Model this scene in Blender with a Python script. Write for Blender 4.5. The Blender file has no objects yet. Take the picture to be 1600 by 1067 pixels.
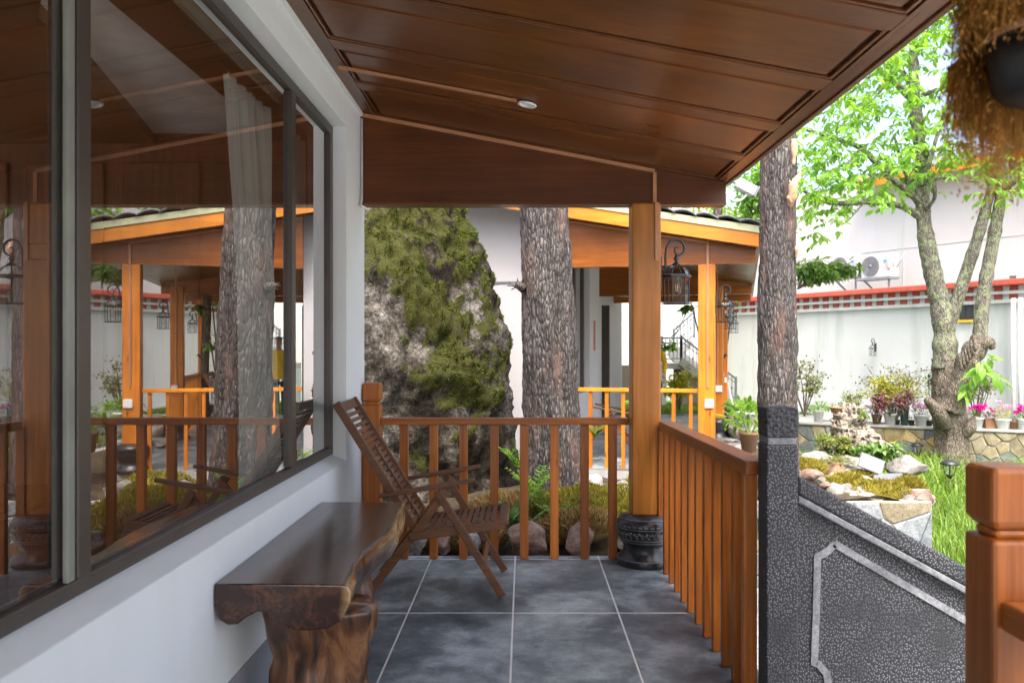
import bpy, math, random
import numpy as np
from mathutils import Vector, Matrix, noise
R = math.radians
random.seed(7)
SC = bpy.context.scene
COL = SC.collection
F = 1290.0
def at(x, y, D):
    """photo measurement -> place in the world at depth D"""
    return Vector(((x-818)/F*D, D, 1.5-(y-543)/F*D))

# ---------------------------------------------------------------- camera, sky, sun, exposure
cam = bpy.data.cameras.new('camera'); camo = bpy.data.objects.new('camera', cam); COL.objects.link(camo)
camo.location = (0, 0, 1.5); camo.rotation_euler = (R(90), 0, 0)
cam.sensor_width = 36; cam.lens = 36*F/1600; cam.shift_x = -18/1600; cam.shift_y = 9.5/1600
cam.clip_start = 0.05; cam.clip_end = 600
cam.dof.use_dof = True; cam.dof.focus_distance = 6.0; cam.dof.aperture_fstop = 4.5
SC.camera = camo
world = bpy.data.worlds.new('World'); SC.world = world; world.use_nodes = True
wn = world.node_tree; wn.nodes.clear()
sky = wn.nodes.new('ShaderNodeTexSky'); sky.sky_type = 'NISHITA'; sky.sun_disc = False
SUN_EL, SUN_AZ = R(58), R(176)          # azimuth clockwise from +Y
sky.sun_elevation = SUN_EL; sky.sun_rotation = SUN_AZ
sky.air_density = 0.8; sky.dust_density = 6.0; sky.ozone_density = 0.2
bg = wn.nodes.new('ShaderNodeBackground'); bg.inputs[1].default_value = 0.15
wo = wn.nodes.new('ShaderNodeOutputWorld')
hs = wn.nodes.new('ShaderNodeHueSaturation'); hs.inputs['Saturation'].default_value = .9; wn.links.new(sky.outputs[0], hs.inputs['Color']); wn.links.new(hs.outputs[0], bg.inputs[0]); wn.links.new(bg.outputs[0], wo.inputs[0])
sl = bpy.data.lights.new('sun', 'SUN'); sl.energy = .72; sl.angle = R(14); sl.color = (1, .98, .95)
so = bpy.data.objects.new('sun', sl); COL.objects.link(so)
sd = Vector((math.sin(SUN_AZ)*math.cos(SUN_EL), math.cos(SUN_AZ)*math.cos(SUN_EL), math.sin(SUN_EL)))
so.rotation_euler = sd.to_track_quat('Z', 'Y').to_euler()
SC.view_settings.view_transform = 'Standard'; SC.view_settings.look = 'None'
SC.view_settings.exposure = 2.17; SC.view_settings.gamma = 1
SC.view_settings.use_curve_mapping = False
SC.render.engine = 'CYCLES'
SC.cycles.max_bounces = 10; SC.cycles.transparent_max_bounces = 24

# ---------------------------------------------------------------- helpers
def fbm(p, o=4):
    return noise.fractal(Vector(p), 1.0, 2.0, o)
class MB:
    def __init__(s): s.v = []; s.f = []; s.sm = []
    def add(s, vs, fs, smooth=False):
        b = len(s.v); s.v.extend([tuple(v) for v in vs])
        for f in fs: s.f.append(tuple(b+i for i in f)); s.sm.append(smooth)
        return s
    def box(s, x0, x1, y0, y1, z0, z1):
        v = [(x, y, z) for x in (x0, x1) for y in (y0, y1) for z in (z0, z1)]
        return s.add(v, [(0,1,3,2), (4,6,7,5), (0,4,5,1), (2,3,7,6), (0,2,6,4), (1,5,7,3)])
    def prism(s, poly, a0, a1, axis='y'):
        """poly: 2D outline counter-clockwise; extruded along axis"""
        n = len(poly)
        def P(p, a):
            if axis == 'y': return (p[0], a, p[1])
            if axis == 'x': return (a, p[0], p[1])
            return (p[0], p[1], a)
        v = [P(p, a0) for p in poly]+[P(p, a1) for p in poly]
        f = [tuple(range(n)), tuple(range(2*n-1, n-1, -1))]
        f += [(i, n+i, n+(i+1) % n, (i+1) % n) for i in range(n)]
        return s.add(v, f)
    def beam(s, a, b, w, h, up=(0, 0, 1)):
        a = Vector(a); b = Vector(b); d = (b-a).normalized(); up = Vector(up)
        sx = d.cross(up)
        if sx.length < 1e-4: sx = d.cross(Vector((1, 0, 0)))
        sx.normalize(); u = sx.cross(d).normalized()
        v = []
        for p in (a, b):
            for i, j in ((-1, -1), (1, -1), (1, 1), (-1, 1)): v.append(p+sx*i*w/2+u*j*h/2)
        return s.add(v, [(3,2,1,0), (4,5,6,7), (0,1,5,4), (1,2,6,5), (2,3,7,6), (3,0,4,7)])
    def tube(s, pts, rad, seg=10, disp=None, cap=True, smooth=True):
        pts = [Vector(p) for p in pts]; n = len(pts)
        if not hasattr(rad, '__len__'): rad = [rad]*n
        t0 = (pts[1]-pts[0]).normalized()
        nx = t0.cross(Vector((0, 1, 0)))
        if nx.length < .1: nx = t0.cross(Vector((1, 0, 0)))
        nx.normalize(); vs = []; fs = []
        for i, p in enumerate(pts):
            t = (pts[min(i+1, n-1)]-pts[max(i-1, 0)]).normalized()
            nx = (nx-t*nx.dot(t)).normalized(); ny = t.cross(nx)
            for k in range(seg):
                a = 2*math.pi*k/seg; d = nx*math.cos(a)+ny*math.sin(a); r = rad[i]
                if disp: r += disp(p, d, a, r)
                vs.append(p+d*r)
        for i in range(n-1):
            for k in range(seg):
                k2 = (k+1) % seg
                fs.append((i*seg+k, i*seg+k2, (i+1)*seg+k2, (i+1)*seg+k))
        if cap: fs.append(tuple(range(seg-1, -1, -1))); fs.append(tuple((n-1)*seg+k for k in range(seg)))
        return s.add(vs, fs, smooth)
    def lathe(s, prof, c=(0, 0, 0), seg=24, smooth=True, cap=True):
        vs = []; fs = []; n = len(prof)
        for r, z in prof:
            for k in range(seg):
                a = 2*math.pi*k/seg; vs.append((c[0]+r*math.cos(a), c[1]+r*math.sin(a), c[2]+z))
        for i in range(n-1):
            for k in range(seg):
                k2 = (k+1) % seg; fs.append((i*seg+k, i*seg+k2, (i+1)*seg+k2, (i+1)*seg+k))
        if cap: fs.append(tuple(range(seg-1, -1, -1))); fs.append(tuple((n-1)*seg+k for k in range(seg)))
        return s.add(vs, fs, smooth)
    def leaf(s, p, d, up, L, W, droop=.15):
        """six-sided bent leaf"""
        d = d.normalized(); sx = d.cross(up)
        if sx.length < 1e-3: sx = Vector((1, 0, 0))
        sx.normalize(); n = sx.cross(d)
        a = p+d*L*.35-n*droop*L*.2; b = p+d*L*.72-n*droop*L*.6; t = p+d*L-n*droop*L*1.3
        w = W/2; f = n*w*.35
        return s.add([p, a+sx*w+f, b+sx*w*.75+f, t, b-sx*w*.75+f, a-sx*w+f, a, b],
                     [(0,1,6), (1,2,7,6), (2,3,7), (3,4,7), (4,5,6,7), (5,0,6)], True)
    def blade(s, p, h, w, ang, lean, segs=2):
        dx = Vector((math.cos(ang), math.sin(ang), 0)); sx = Vector((-dx.y, dx.x, 0))
        vs = []; fs = []
        for i in range(segs):
            t = i/segs; q = p+Vector((0, 0, h*t*(1-.25*lean*t)))+dx*lean*h*t*t
            ww = w*(1-t*.6)/2; vs += [q-sx*ww, q+sx*ww]
        vs.append(p+Vector((0, 0, h*(1-.25*lean)))+dx*lean*h)
        for i in range(segs-1): fs.append((2*i, 2*i+1, 2*i+3, 2*i+2))
        fs.append((2*segs-2, 2*segs-1, 2*segs))
        return s.add(vs, fs, False)
    def mesh(s, name, mat=None, fix=True):
        me = bpy.data.meshes.new(name); me.from_pydata(s.v, [], s.f)
        me.polygons.foreach_set('use_smooth', s.sm)
        if mat: me.materials.append(mat)
        return me
    def build(s, name, mat, parent=None, loc=(0, 0, 0), rz=0, bevel=0, seg=2, **kw):
        me = s.mesh(name, mat)
        if fixn(me, len(s.f)): pass
        o = bpy.data.objects.new(name, me); COL.objects.link(o)
        o.location = loc; o.rotation_euler = (0, 0, rz)
        if parent is not None: o.parent = parent
        if bevel:
            m = o.modifiers.new('bevel', 'BEVEL'); m.width = bevel; m.segments = seg; m.limit_method = 'ANGLE'; m.angle_limit = R(35)
        for k, v in kw.items(): o[k] = v
        return o
import bmesh
def fixn(me, n):
    if n > 4000: return False
    bm = bmesh.new(); bm.from_mesh(me); bmesh.ops.recalc_face_normals(bm, faces=bm.faces); bm.to_mesh(me); bm.free(); return True
def empty(name, loc, label, cat, group=None, rz=0):
    o = bpy.data.objects.new(name, None); COL.objects.link(o); o.location = loc; o.rotation_euler = (0, 0, rz)
    o.empty_display_size = .1
    o['label'] = label; o['category'] = cat
    if group: o['group'] = group
    return o
def tag(o, label, cat, group=None):
    o['label'] = label; o['category'] = cat
    if group: o['group'] = group
    return o
def inst(src, parent, loc=(0, 0, 0), rot=(0, 0, 0), scale=(1, 1, 1), name=None):
    o = src.copy(); COL.objects.link(o); o.parent = parent; o.location = loc; o.rotation_euler = rot; o.scale = scale
    return o
def put(me, name, parent, loc=(0, 0, 0), rot=(0, 0, 0), scale=(1, 1, 1), bevel=0):
    o = bpy.data.objects.new(name, me); COL.objects.link(o); o.parent = parent
    o.location = loc; o.rotation_euler = rot; o.scale = scale
    if bevel:
        m = o.modifiers.new('bevel', 'BEVEL'); m.width = bevel; m.segments = 2; m.limit_method = 'ANGLE'; m.angle_limit = R(35)
    return o
def copy_tree(o, parent=None):
    c = o.copy(); COL.objects.link(c); c.parent = parent
    for ch in [x for x in bpy.data.objects if x.parent == o]: copy_tree(ch, c)
    return c
def spin(pts, n):
    """Catmull-Rom through pts, n steps per span; works for lists of equal-length tuples"""
    out = []; m = len(pts)
    for i in range(m-1):
        p0, p1, p2, p3 = pts[max(i-1, 0)], pts[i], pts[i+1], pts[min(i+2, m-1)]
        for k in range(n):
            t = k/n
            out.append(tuple(.5*((2*b)+(-a+c)*t+(2*a-5*b+4*c-d)*t*t+(-a+3*b-3*c+d)*t**3) for a, b, c, d in zip(p0, p1, p2, p3)))
    out.append(tuple(pts[-1])); return out

# ---------------------------------------------------------------- materials
class NT:
    def __init__(s, name):
        s.m = bpy.data.materials.new(name); s.m.use_nodes = True; s.t = s.m.node_tree; s.t.nodes.clear()
        s.out = s.n('ShaderNodeOutputMaterial')
    def n(s, typ, **kw):
        x = s.t.nodes.new(typ)
        for k, v in kw.items(): setattr(x, k, v)
        return x
    def l(s, a, b): s.t.links.new(a, b)
    def val(s, inp, v):
        if hasattr(v, 'links') or isinstance(v, bpy.types.NodeSocket): s.l(v, inp)
        else: inp.default_value = v
    def coord(s, scale=(1, 1, 1), which='Object', rnd=False, rot=(0, 0, 0)):
        tc = s.n('ShaderNodeTexCoord'); mp = s.n('ShaderNodeMapping'); mp.inputs['Scale'].default_value = scale
        mp.inputs['Rotation'].default_value = rot
        src = tc.outputs[which]
        if which == 'World': src = None
        s.l(src, mp.inputs[0])
        if rnd:
            oi = s.n('ShaderNodeObjectInfo'); mu = s.n('ShaderNodeMath', operation='MULTIPLY'); mu.inputs[1].default_value = 37.0
            s.l(oi.outputs['Random'], mu.inputs[0]); cx = s.n('ShaderNodeCombineXYZ')
            for i in range(3): s.l(mu.outputs[0], cx.inputs[i])
            s.l(cx.outputs[0], mp.inputs[1])
        return mp.outputs[0]
    def noise(s, vec, sc=5, det=4, rough=.55, dist=0):
        x = s.n('ShaderNodeTexNoise'); x.inputs['Scale'].default_value = sc; x.inputs['Detail'].default_value = det
        x.inputs['Roughness'].default_value = rough; x.inputs['Distortion'].default_value = dist; s.l(vec, x.inputs['Vector']); return x.outputs['Fac']
    def vor(s, vec, sc=5, feat='F1', out='Distance', rnd=1):
        x = s.n('ShaderNodeTexVoronoi', feature=feat); x.inputs['Scale'].default_value = sc; x.inputs['Randomness'].default_value = rnd
        s.l(vec, x.inputs['Vector']); return x.outputs[out]
    def ramp(s, fac, stops, interp='LINEAR'):
        x = s.n('ShaderNodeValToRGB'); e = x.color_ramp.elements; x.color_ramp.interpolation = interp
        while len(e) < len(stops): e.new(.5)
        for q, (p, c) in zip(e, stops):
            q.position = p; q.color = (c, c, c, 1) if not hasattr(c, '__len__') else tuple(c)+(1,)
        s.l(fac, x.inputs[0]); return x.outputs[0]
    def mix(s, fac, a, b, blend='MIX'):
        x = s.n('ShaderNodeMix', data_type='RGBA', blend_type=blend)
        s.val(x.inputs[0], fac)
        for i, v in ((6, a), (7, b)):
            if isinstance(v, bpy.types.NodeSocket): s.l(v, x.inputs[i])
            else: x.inputs[i].default_value = tuple(v)+(1,)
        return x.outputs[2]
    def math(s, op, a, b=0.0, c=None):
        x = s.n('ShaderNodeMath', operation=op); s.val(x.inputs[0], a); s.val(x.inputs[1], b)
        if c is not None: s.val(x.inputs[2], c)
        return x.outputs[0]
    def bump(s, h, strength=.3, dist=.01):
        x = s.n('ShaderNodeBump'); x.inputs['Strength'].default_value = strength; x.inputs['Distance'].default_value = dist
        s.l(h, x.inputs['Height']); return x.outputs[0]
    def pbr(s, col, rough=.5, spec=.5, normal=None, metal=0, coat=0, trans=0, alpha=None):
        b = s.n('ShaderNodeBsdfPrincipled')
        if isinstance(col, bpy.types.NodeSocket): s.l(col, b.inputs['Base Color'])
        else: b.inputs['Base Color'].default_value = tuple(col)+(1,)
        s.val(b.inputs['Roughness'], rough); b.inputs['Specular IOR Level'].default_value = spec
        b.inputs['Metallic'].default_value = metal; b.inputs['Coat Weight'].default_value = coat; b.inputs['Coat Roughness'].default_value = .15
        b.inputs['Transmission Weight'].default_value = trans
        if normal is not None: s.l(normal, b.inputs['Normal'])
        if alpha is not None: s.val(b.inputs['Alpha'], alpha)
        s.b = b; s.l(b.outputs[0], s.out.inputs[0]); return s.m
def wood(name, dark, light, axis=2, rough=.35, scale=1.0, coat=.06, knots=False, rnd=True, bumps=.12, spec=.38):
    t = NT(name); sc = [14*scale]*3; sc[axis] = .9*scale
    v = t.coord(tuple(sc), rnd=rnd); n1 = t.noise(v, 1.0, 5, .6, 1.2)
    sc2 = [90*scale]*3; sc2[axis] = 2.5*scale; v2 = t.coord(tuple(sc2), rnd=rnd); n2 = t.noise(v2, 1.0, 3, .6)
    sc3 = [1.8]*3; v3 = t.coord(tuple(sc3), rnd=rnd); n3 = t.noise(v3, 1.0, 2)
    m = t.math('ADD', t.math('MULTIPLY', n1, .6), t.math('MULTIPLY', n2, .4))
    c = t.ramp(m, [(.34, dark), (.52, tuple((a+b)/2 for a, b in zip(dark, light))), (.66, light)])
    c = t.mix(.55, c, t.ramp(n3, [(.3, .55), (.7, 1.25)]), 'MULTIPLY')
    if knots:
        kv = t.coord((5, 5, 1.6) if axis == 2 else (1.6, 5, 5), rnd=True); k = t.vor(kv, 1.0)
        c = t.mix(t.ramp(k, [(.04, .9), (.10, 0.0)]), c, tuple(x*.18 for x in dark))
    if rnd:
        oi = t.n('ShaderNodeObjectInfo'); hv = t.n('ShaderNodeHueSaturation'); t.l(c, hv.inputs['Color'])
        t.l(t.math('MULTIPLY_ADD', oi.outputs['Random'], .35, .82), hv.inputs['Value']); c = hv.outputs[0]
    r = t.math('MULTIPLY_ADD', n1, .25, rough-.1)
    return t.pbr(c, r, spec, t.bump(m, bumps, .004), coat=coat)
def plain(name, col, rough=.5, metal=0, spec=.5, var=.12, sc=6, bumpy=0):
    t = NT(name); v = t.coord(); n = t.noise(v, sc, 4)
    c = t.mix(1.0, col, t.ramp(n, [(.3, 1-var), (.7, 1+var)]), 'MULTIPLY')
    return t.pbr(c, rough, spec, t.bump(t.noise(v, sc*12, 3), bumpy, .003) if bumpy else None, metal=metal)
def plaster(name, col, stain=.12, dirt=(.45, .42, .36), sc=.5):
    t = NT(name); v = t.coord(); n = t.noise(v, sc, 5, .6); n2 = t.noise(t.coord((2.0, 2.0, .25)), 1.1, 5, .65)
    c = t.mix(t.ramp(n2, [(.5, 0.0), (.78, stain*2)]), col, dirt)
    c = t.mix(1.0, c, t.ramp(n, [(.3, 1-stain*.5), (.7, 1.03)]), 'MULTIPLY')
    return t.pbr(c, .8, .25, t.bump(t.noise(v, 60, 4), .12, .003))
def leafmat(name, dark, light, trans=.45, rough=.45):
    t = NT(name); g = t.n('ShaderNodeNewGeometry')
    c = t.ramp(g.outputs['Random Per Island'], [(0, dark), (.55, tuple((a+b)/2 for a, b in zip(dark, light))), (1, light)])
    v = t.coord(); c = t.mix(.5, c, t.ramp(t.noise(v, 1.6, 2), [(.35, .6), (.65, 1.3)]), 'MULTIPLY')
    t.pbr(c, rough, .4)
    tr = t.n('ShaderNodeBsdfTranslucent'); hs = t.n('ShaderNodeHueSaturation'); hs.inputs['Hue'].default_value = .485; hs.inputs['Saturation'].default_value = 1.1; hs.inputs['Value'].default_value = 1.5
    t.l(c, hs.inputs['Color']); t.l(hs.outputs[0], tr.inputs[0])
    mx = t.n('ShaderNodeMixShader'); mx.inputs[0].default_value = trans
    t.l(t.b.outputs[0], mx.inputs[1]); t.l(tr.outputs[0], mx.inputs[2]); t.l(mx.outputs[0], t.out.inputs[0]); return t.m
def stone(name, cols, sc=3, rough=.85, rnd=True, bumps=.5):
    t = NT(name); v = t.coord(rnd=rnd); n = t.noise(v, sc, 8, .65, .4); n2 = t.noise(v, sc*9, 5, .7)
    k = len(cols); c = t.ramp(n, [(.32+.36*i/(k-1), q) for i, q in enumerate(cols)])
    c = t.mix(.8, c, t.ramp(n2, [(.35, .55), (.65, 1.3)]), 'MULTIPLY')
    if rnd:
        oi = t.n('ShaderNodeObjectInfo'); hv = t.n('ShaderNodeHueSaturation'); t.l(c, hv.inputs['Color'])
        t.l(t.math('MULTIPLY_ADD', oi.outputs['Random'], .5, .75), hv.inputs['Value']); c = hv.outputs[0]
    return t.pbr(c, rough, .3, t.bump(t.math('ADD', n, t.math('MULTIPLY', n2, .35)), bumps, .03))

M = {}
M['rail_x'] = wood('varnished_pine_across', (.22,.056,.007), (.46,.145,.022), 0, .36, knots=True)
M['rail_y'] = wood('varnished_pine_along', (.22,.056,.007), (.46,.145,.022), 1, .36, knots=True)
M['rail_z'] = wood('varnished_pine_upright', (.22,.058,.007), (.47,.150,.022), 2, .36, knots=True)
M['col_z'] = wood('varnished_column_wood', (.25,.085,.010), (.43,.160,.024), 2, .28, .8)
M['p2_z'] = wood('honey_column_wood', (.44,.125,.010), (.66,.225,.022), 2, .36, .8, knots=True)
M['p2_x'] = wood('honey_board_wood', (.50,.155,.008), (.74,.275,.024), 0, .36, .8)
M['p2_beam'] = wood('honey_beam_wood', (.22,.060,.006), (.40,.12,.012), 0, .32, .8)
M['beam_x'] = wood('dark_shaded_beam_wood', (.072,.019,.0025), (.155,.044,.005), 0, .33, .6, spec=.28, coat=.05)  # kept dark: shade under the porch roof is mixed into the wood colour
M['ceil_x'] = wood('ceiling_board_wood', (.095,.027,.004), (.205,.064,.009), 0, .30, .3, bumps=.0, coat=.12, spec=.3)
M['ceil_y'] = wood('ceiling_rail_wood', (.085,.025,.004), (.175,.055,.008), 1, .3, .35, bumps=.0, coat=.12, spec=.3)
M['groove'] = plain('groove_dark_wood', (.035,.011,.004), .6)
M['trunking'] = plain('wood_tone_trunking', (.44,.20,.09), .4)
M['chair'] = wood('chair_brown_wood', (.085,.035,.014), (.17,.072,.030), 0, .45, 1, .05)
M['bench'] = None
M['plaster'] = plaster('white_plaster', (.72,.75,.745), .08)
M['skirting'] = plain('grey_skirting_tile', (.30,.31,.32), .4)
M['frame'] = plain('bronze_window_frame', (.055,.045,.038), .4)
M['frame_in'] = plain('grey_green_frame_edge', (.20,.21,.18), .45)
M['black'] = plain('black_rubber_seal', (.012,.012,.012), .5)
M['iron'] = plain('black_cast_iron', (.02,.022,.024), .38, .0, .6, bumpy=.2)
M['whiteplastic'] = plain('white_plastic', (.75,.76,.76), .4)
M['room_wood'] = wood('room_panel_wood', (.085,.026,.006), (.19,.060,.013), 2, .45)
M['roomwhite'] = plain('room_white_ceiling', (.78,.75,.73), .8)
def mk_bench():
    t = NT('walnut_slab_wood')
    v = t.coord((9, 1.0, 9)); n1 = t.noise(v, 1.0, 6, .6, 1.5); v2 = t.coord((70, 3, 70)); n2 = t.noise(v2, 1, 3)
    tc = t.n('ShaderNodeTexCoord'); sp = t.n('ShaderNodeSeparateXYZ'); t.l(tc.outputs['Object'], sp.inputs[0])
    m = t.math('ADD', t.math('MULTIPLY', n1, .65), t.math('MULTIPLY', n2, .35))
    c = t.ramp(m, [(.32, (.010,.004,.002)), (.5, (.045,.015,.005)), (.66, (.135,.050,.017))])
    # pale sapwood towards the live edge
    n3 = t.noise(t.coord((3, 1.6, 5)), 1, 4)
    e = t.math('ADD', sp.outputs[0], t.math('MULTIPLY', n3, .10))
    low = t.ramp(t.math('ADD', t.math('MULTIPLY', n3, .5), t.math('MULTIPLY', n1, .5)), [(.38, 0.0), (.52, 1.0)])
    edge = t.n('ShaderNodeMapRange'); t.l(e, edge.inputs[0]); edge.inputs[1].default_value = .52; edge.inputs[2].default_value = .56
    c = t.mix(t.math('MULTIPLY', edge.outputs[0], low), c, t.mix(n1, (.38,.20,.085), (.62,.42,.20)))
    return t.pbr(c, t.math('MULTIPLY_ADD', n1, .2, .12), .6, t.bump(m, .06, .002), coat=.3)
M['bench'] = mk_bench()
def mk_benchleg():
    t = NT('walnut_root_wood'); v = t.coord((7, 7, 1.6)); n = t.noise(v, 1.2, 6, .6, 2.0); k = t.vor(t.coord((5, 5, 3)), 1.2)
    c = t.ramp(n, [(.33, (.02,.009,.005)), (.5, (.11,.045,.018)), (.62, (.24,.11,.045)), (.75, (.06,.025,.012))])
    c = t.mix(t.ramp(k, [(.08, .9), (.2, 0.0)]), c, (.015,.008,.005))
    return t.pbr(c, .35, .5, t.bump(n, .4, .01), coat=.3)
M['benchleg'] = mk_benchleg()
def mk_tile():
    t = NT('slate_grey_floor_tile'); v = t.coord(rnd=False); n = t.noise(v, 1.7, 5, .55, .5); n2 = t.noise(v, 7, 6, .7, .3); n3 = t.noise(v, 60, 4, .7)
    c = t.ramp(t.math('ADD', t.math('MULTIPLY', n, .65), t.math('MULTIPLY', n2, .35)), [(.35, (.035,.046,.054)), (.48, (.125,.150,.160)), (.62, (.34,.385,.40))])  # slate mottling, with soft patches of light put into the pale tones
    c = t.mix(.6, c, t.ramp(n3, [(.3, .75), (.7, 1.2)]), 'MULTIPLY')
    return t.pbr(c, t.math('MULTIPLY_ADD', n2, .3, .33), .5, t.bump(t.math('ADD', n3, n2), .12, .002))
M['tile'] = mk_tile()
M['grout'] = plain('pale_grout', (.62,.62,.60), .8)
def mk_hammer():
    t = NT('hammered_black_granite'); tc = t.n('ShaderNodeTexCoord'); sp = t.n('ShaderNodeSeparateXYZ')
    sp2 = t.n('ShaderNodeSeparateXYZ'); t.l(tc.outputs['Object'], sp2.inputs[0]); cb = t.n('ShaderNodeCombineXYZ')
    t.l(t.math('ADD', sp2.outputs[0], sp2.outputs[1]), cb.inputs[0]); t.l(t.math('MULTIPLY', sp2.outputs[2], .8), cb.inputs[1])
    v = cb.outputs[0]; vx = t.n('ShaderNodeTexVoronoi', voronoi_dimensions='2D'); vx.inputs['Scale'].default_value = 98; vx.inputs['Randomness'].default_value = .9; t.l(v, vx.inputs['Vector']); d = vx.outputs['Distance']; big = t.ramp(t.noise(t.coord(), 4, 5, .7), [(.35, 0.0), (.65, 1.0)]); fine = t.noise(v, 300, 2)
    dot = t.ramp(t.math('ADD', d, t.math('MULTIPLY', t.math('SUBTRACT', fine, .5), .25)), [(.12, 1.0), (.30, 0.0)])
    c = t.mix(t.math('MULTIPLY', dot, t.math('MULTIPLY_ADD', big, 1.0, .15)), (.018,.020,.024), (.20,.213,.233))
    return t.pbr(c, .6, .4, t.bump(d, .35, .006))
M['hammer'] = mk_hammer()
def mk_rough():
    t = NT('rough_pecked_granite'); v = t.coord(); n = t.noise(v, 90, 4, .6); d = t.vor(v, 60)
    return t.pbr(t.ramp(n, [(.35, (.010,.011,.013)), (.66, (.075,.08,.09))]), .65, .4, t.bump(t.math('ADD', d, n), .9, .012))
M['hammer_rough'] = mk_rough()
M['granite'] = stone('honed_grey_granite', [(.10,.105,.115), (.17,.18,.195), (.25,.26,.28)], 8, .5, False, .15)
def mk_carved():
    t = NT('polished_black_stone'); v = t.coord(); n = t.noise(v, 40, 4)
    return t.pbr(t.ramp(n, [(.3, (.008,.009,.011)), (.7, (.035,.037,.042))]), .32, .6, t.bump(n, .3, .004))
M['carved'] = mk_carved()
def mk_glass(name, tint=(1, 1, 1), boost=1.9, ior=1.5):
    t = NT(name); tr = t.n('ShaderNodeBsdfTransparent'); tr.inputs[0].default_value = tuple(tint)+(1,)
    gl = t.n('ShaderNodeBsdfGlossy'); gl.inputs['Roughness'].default_value = 0.0
    fr = t.n('ShaderNodeFresnel'); fr.inputs[0].default_value = ior
    g = t.n('ShaderNodeNewGeometry'); m = t.math('MINIMUM', t.math('MULTIPLY', t.math('MULTIPLY', fr.outputs[0], boost), t.math('SUBTRACT', 1.0, g.outputs['Backfacing'])), .97)
    mx = t.n('ShaderNodeMixShader'); t.l(m, mx.inputs[0]); t.l(tr.outputs[0], mx.inputs[1]); t.l(gl.outputs[0], mx.inputs[2])
    t.l(mx.outputs[0], t.out.inputs[0]); return t.m
M['glass'] = mk_glass('window_glass', (.92,.93,.91), 3.3, 1.5)
M['lampglass'] = mk_glass('lantern_glass', (.93,.95,.95), 1.5)
def mk_sheer():
    t = NT('sheer_curtain_fabric'); v = t.coord(); n = t.noise(t.coord((1, 30, 1)), 1, 2)
    tr = t.n('ShaderNodeBsdfTransparent'); df = t.n('ShaderNodeBsdfTranslucent'); df.inputs[0].default_value = (.95,.97,.94,1)
    d2 = t.n('ShaderNodeBsdfDiffuse'); d2.inputs[0].default_value = (.90,.92,.88,1)
    a = t.n('ShaderNodeMixShader'); t.l(df.outputs[0], a.inputs[1]); t.l(d2.outputs[0], a.inputs[2]); a.inputs[0].default_value = .6
    b = t.n('ShaderNodeMixShader'); b.inputs[0].default_value = .9; t.l(tr.outputs[0], b.inputs[1]); t.l(a.outputs[0], b.inputs[2]); t.l(b.outputs[0], t.out.inputs[0]); return t.m
M['sheer'] = mk_sheer()
def mk_bark(name, dark, mid, light, moss=None, warm=None, mth=.5):
    t = NT(name); v = t.coord((9, 9, 2.0)); n = t.noise(v, 1.6, 8, .75, .8); c1 = t.vor(t.coord((30, 30, 6.5)), 1.3, 'DISTANCE_TO_EDGE')
    big = t.noise(t.coord((1.5, 1.5, .8)), 1, 3); fine = t.noise(t.coord((30, 30, 12)), 1.5, 5, .7)
    c = t.ramp(n, [(.3, dark), (.5, mid), (.7, light)])
    c = t.mix(t.ramp(c1, [(0.0, .85), (.16, 0.0)]), c, tuple(x*.35 for x in dark))
    c = t.mix(.8, c, t.ramp(fine, [(.35, .5), (.65, 1.35)]), 'MULTIPLY')
    if warm: c = t.mix(t.ramp(t.noise(t.coord((5, 5, .9)), 1.3, 4), [(.54, 0.0), (.68, .75)]), c, warm)
    if moss:
        ms = t.noise(t.coord((5, 5, 3.4)), 2.0, 7, .78); c = t.mix(t.ramp(ms, [(mth, 0.0), (mth+.05, .95)]), c, t.mix(fine, moss[0], moss[1]))
    h = t.math('ADD', t.math('MULTIPLY', t.ramp(c1, [(0, 0.0), (.3, 1.0)]), .8), t.math('ADD', n, t.math('MULTIPLY', fine, .4)))
    return t.pbr(c, .9, .2, t.bump(h, .9, .02))
M['pine'] = mk_bark('pine_bark', (.042,.037,.034), (.112,.100,.094), (.27,.25,.24), warm=(.17,.11,.09))
M['walnut'] = mk_bark('walnut_bark_lichen', (.10,.085,.07), (.22,.20,.17), (.38,.36,.32), moss=((.15,.18,.09), (.36,.41,.25)))
M['walnut_low'] = mk_bark('walnut_bark_base', (.10,.08,.06), (.25,.21,.17), (.42,.37,.31), moss=((.12,.12,.03), (.22,.22,.06)), mth=.60)
M['cutwood'] = plain('pale_torn_wood', (.55,.30,.18), .8, var=.3, sc=20)
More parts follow.
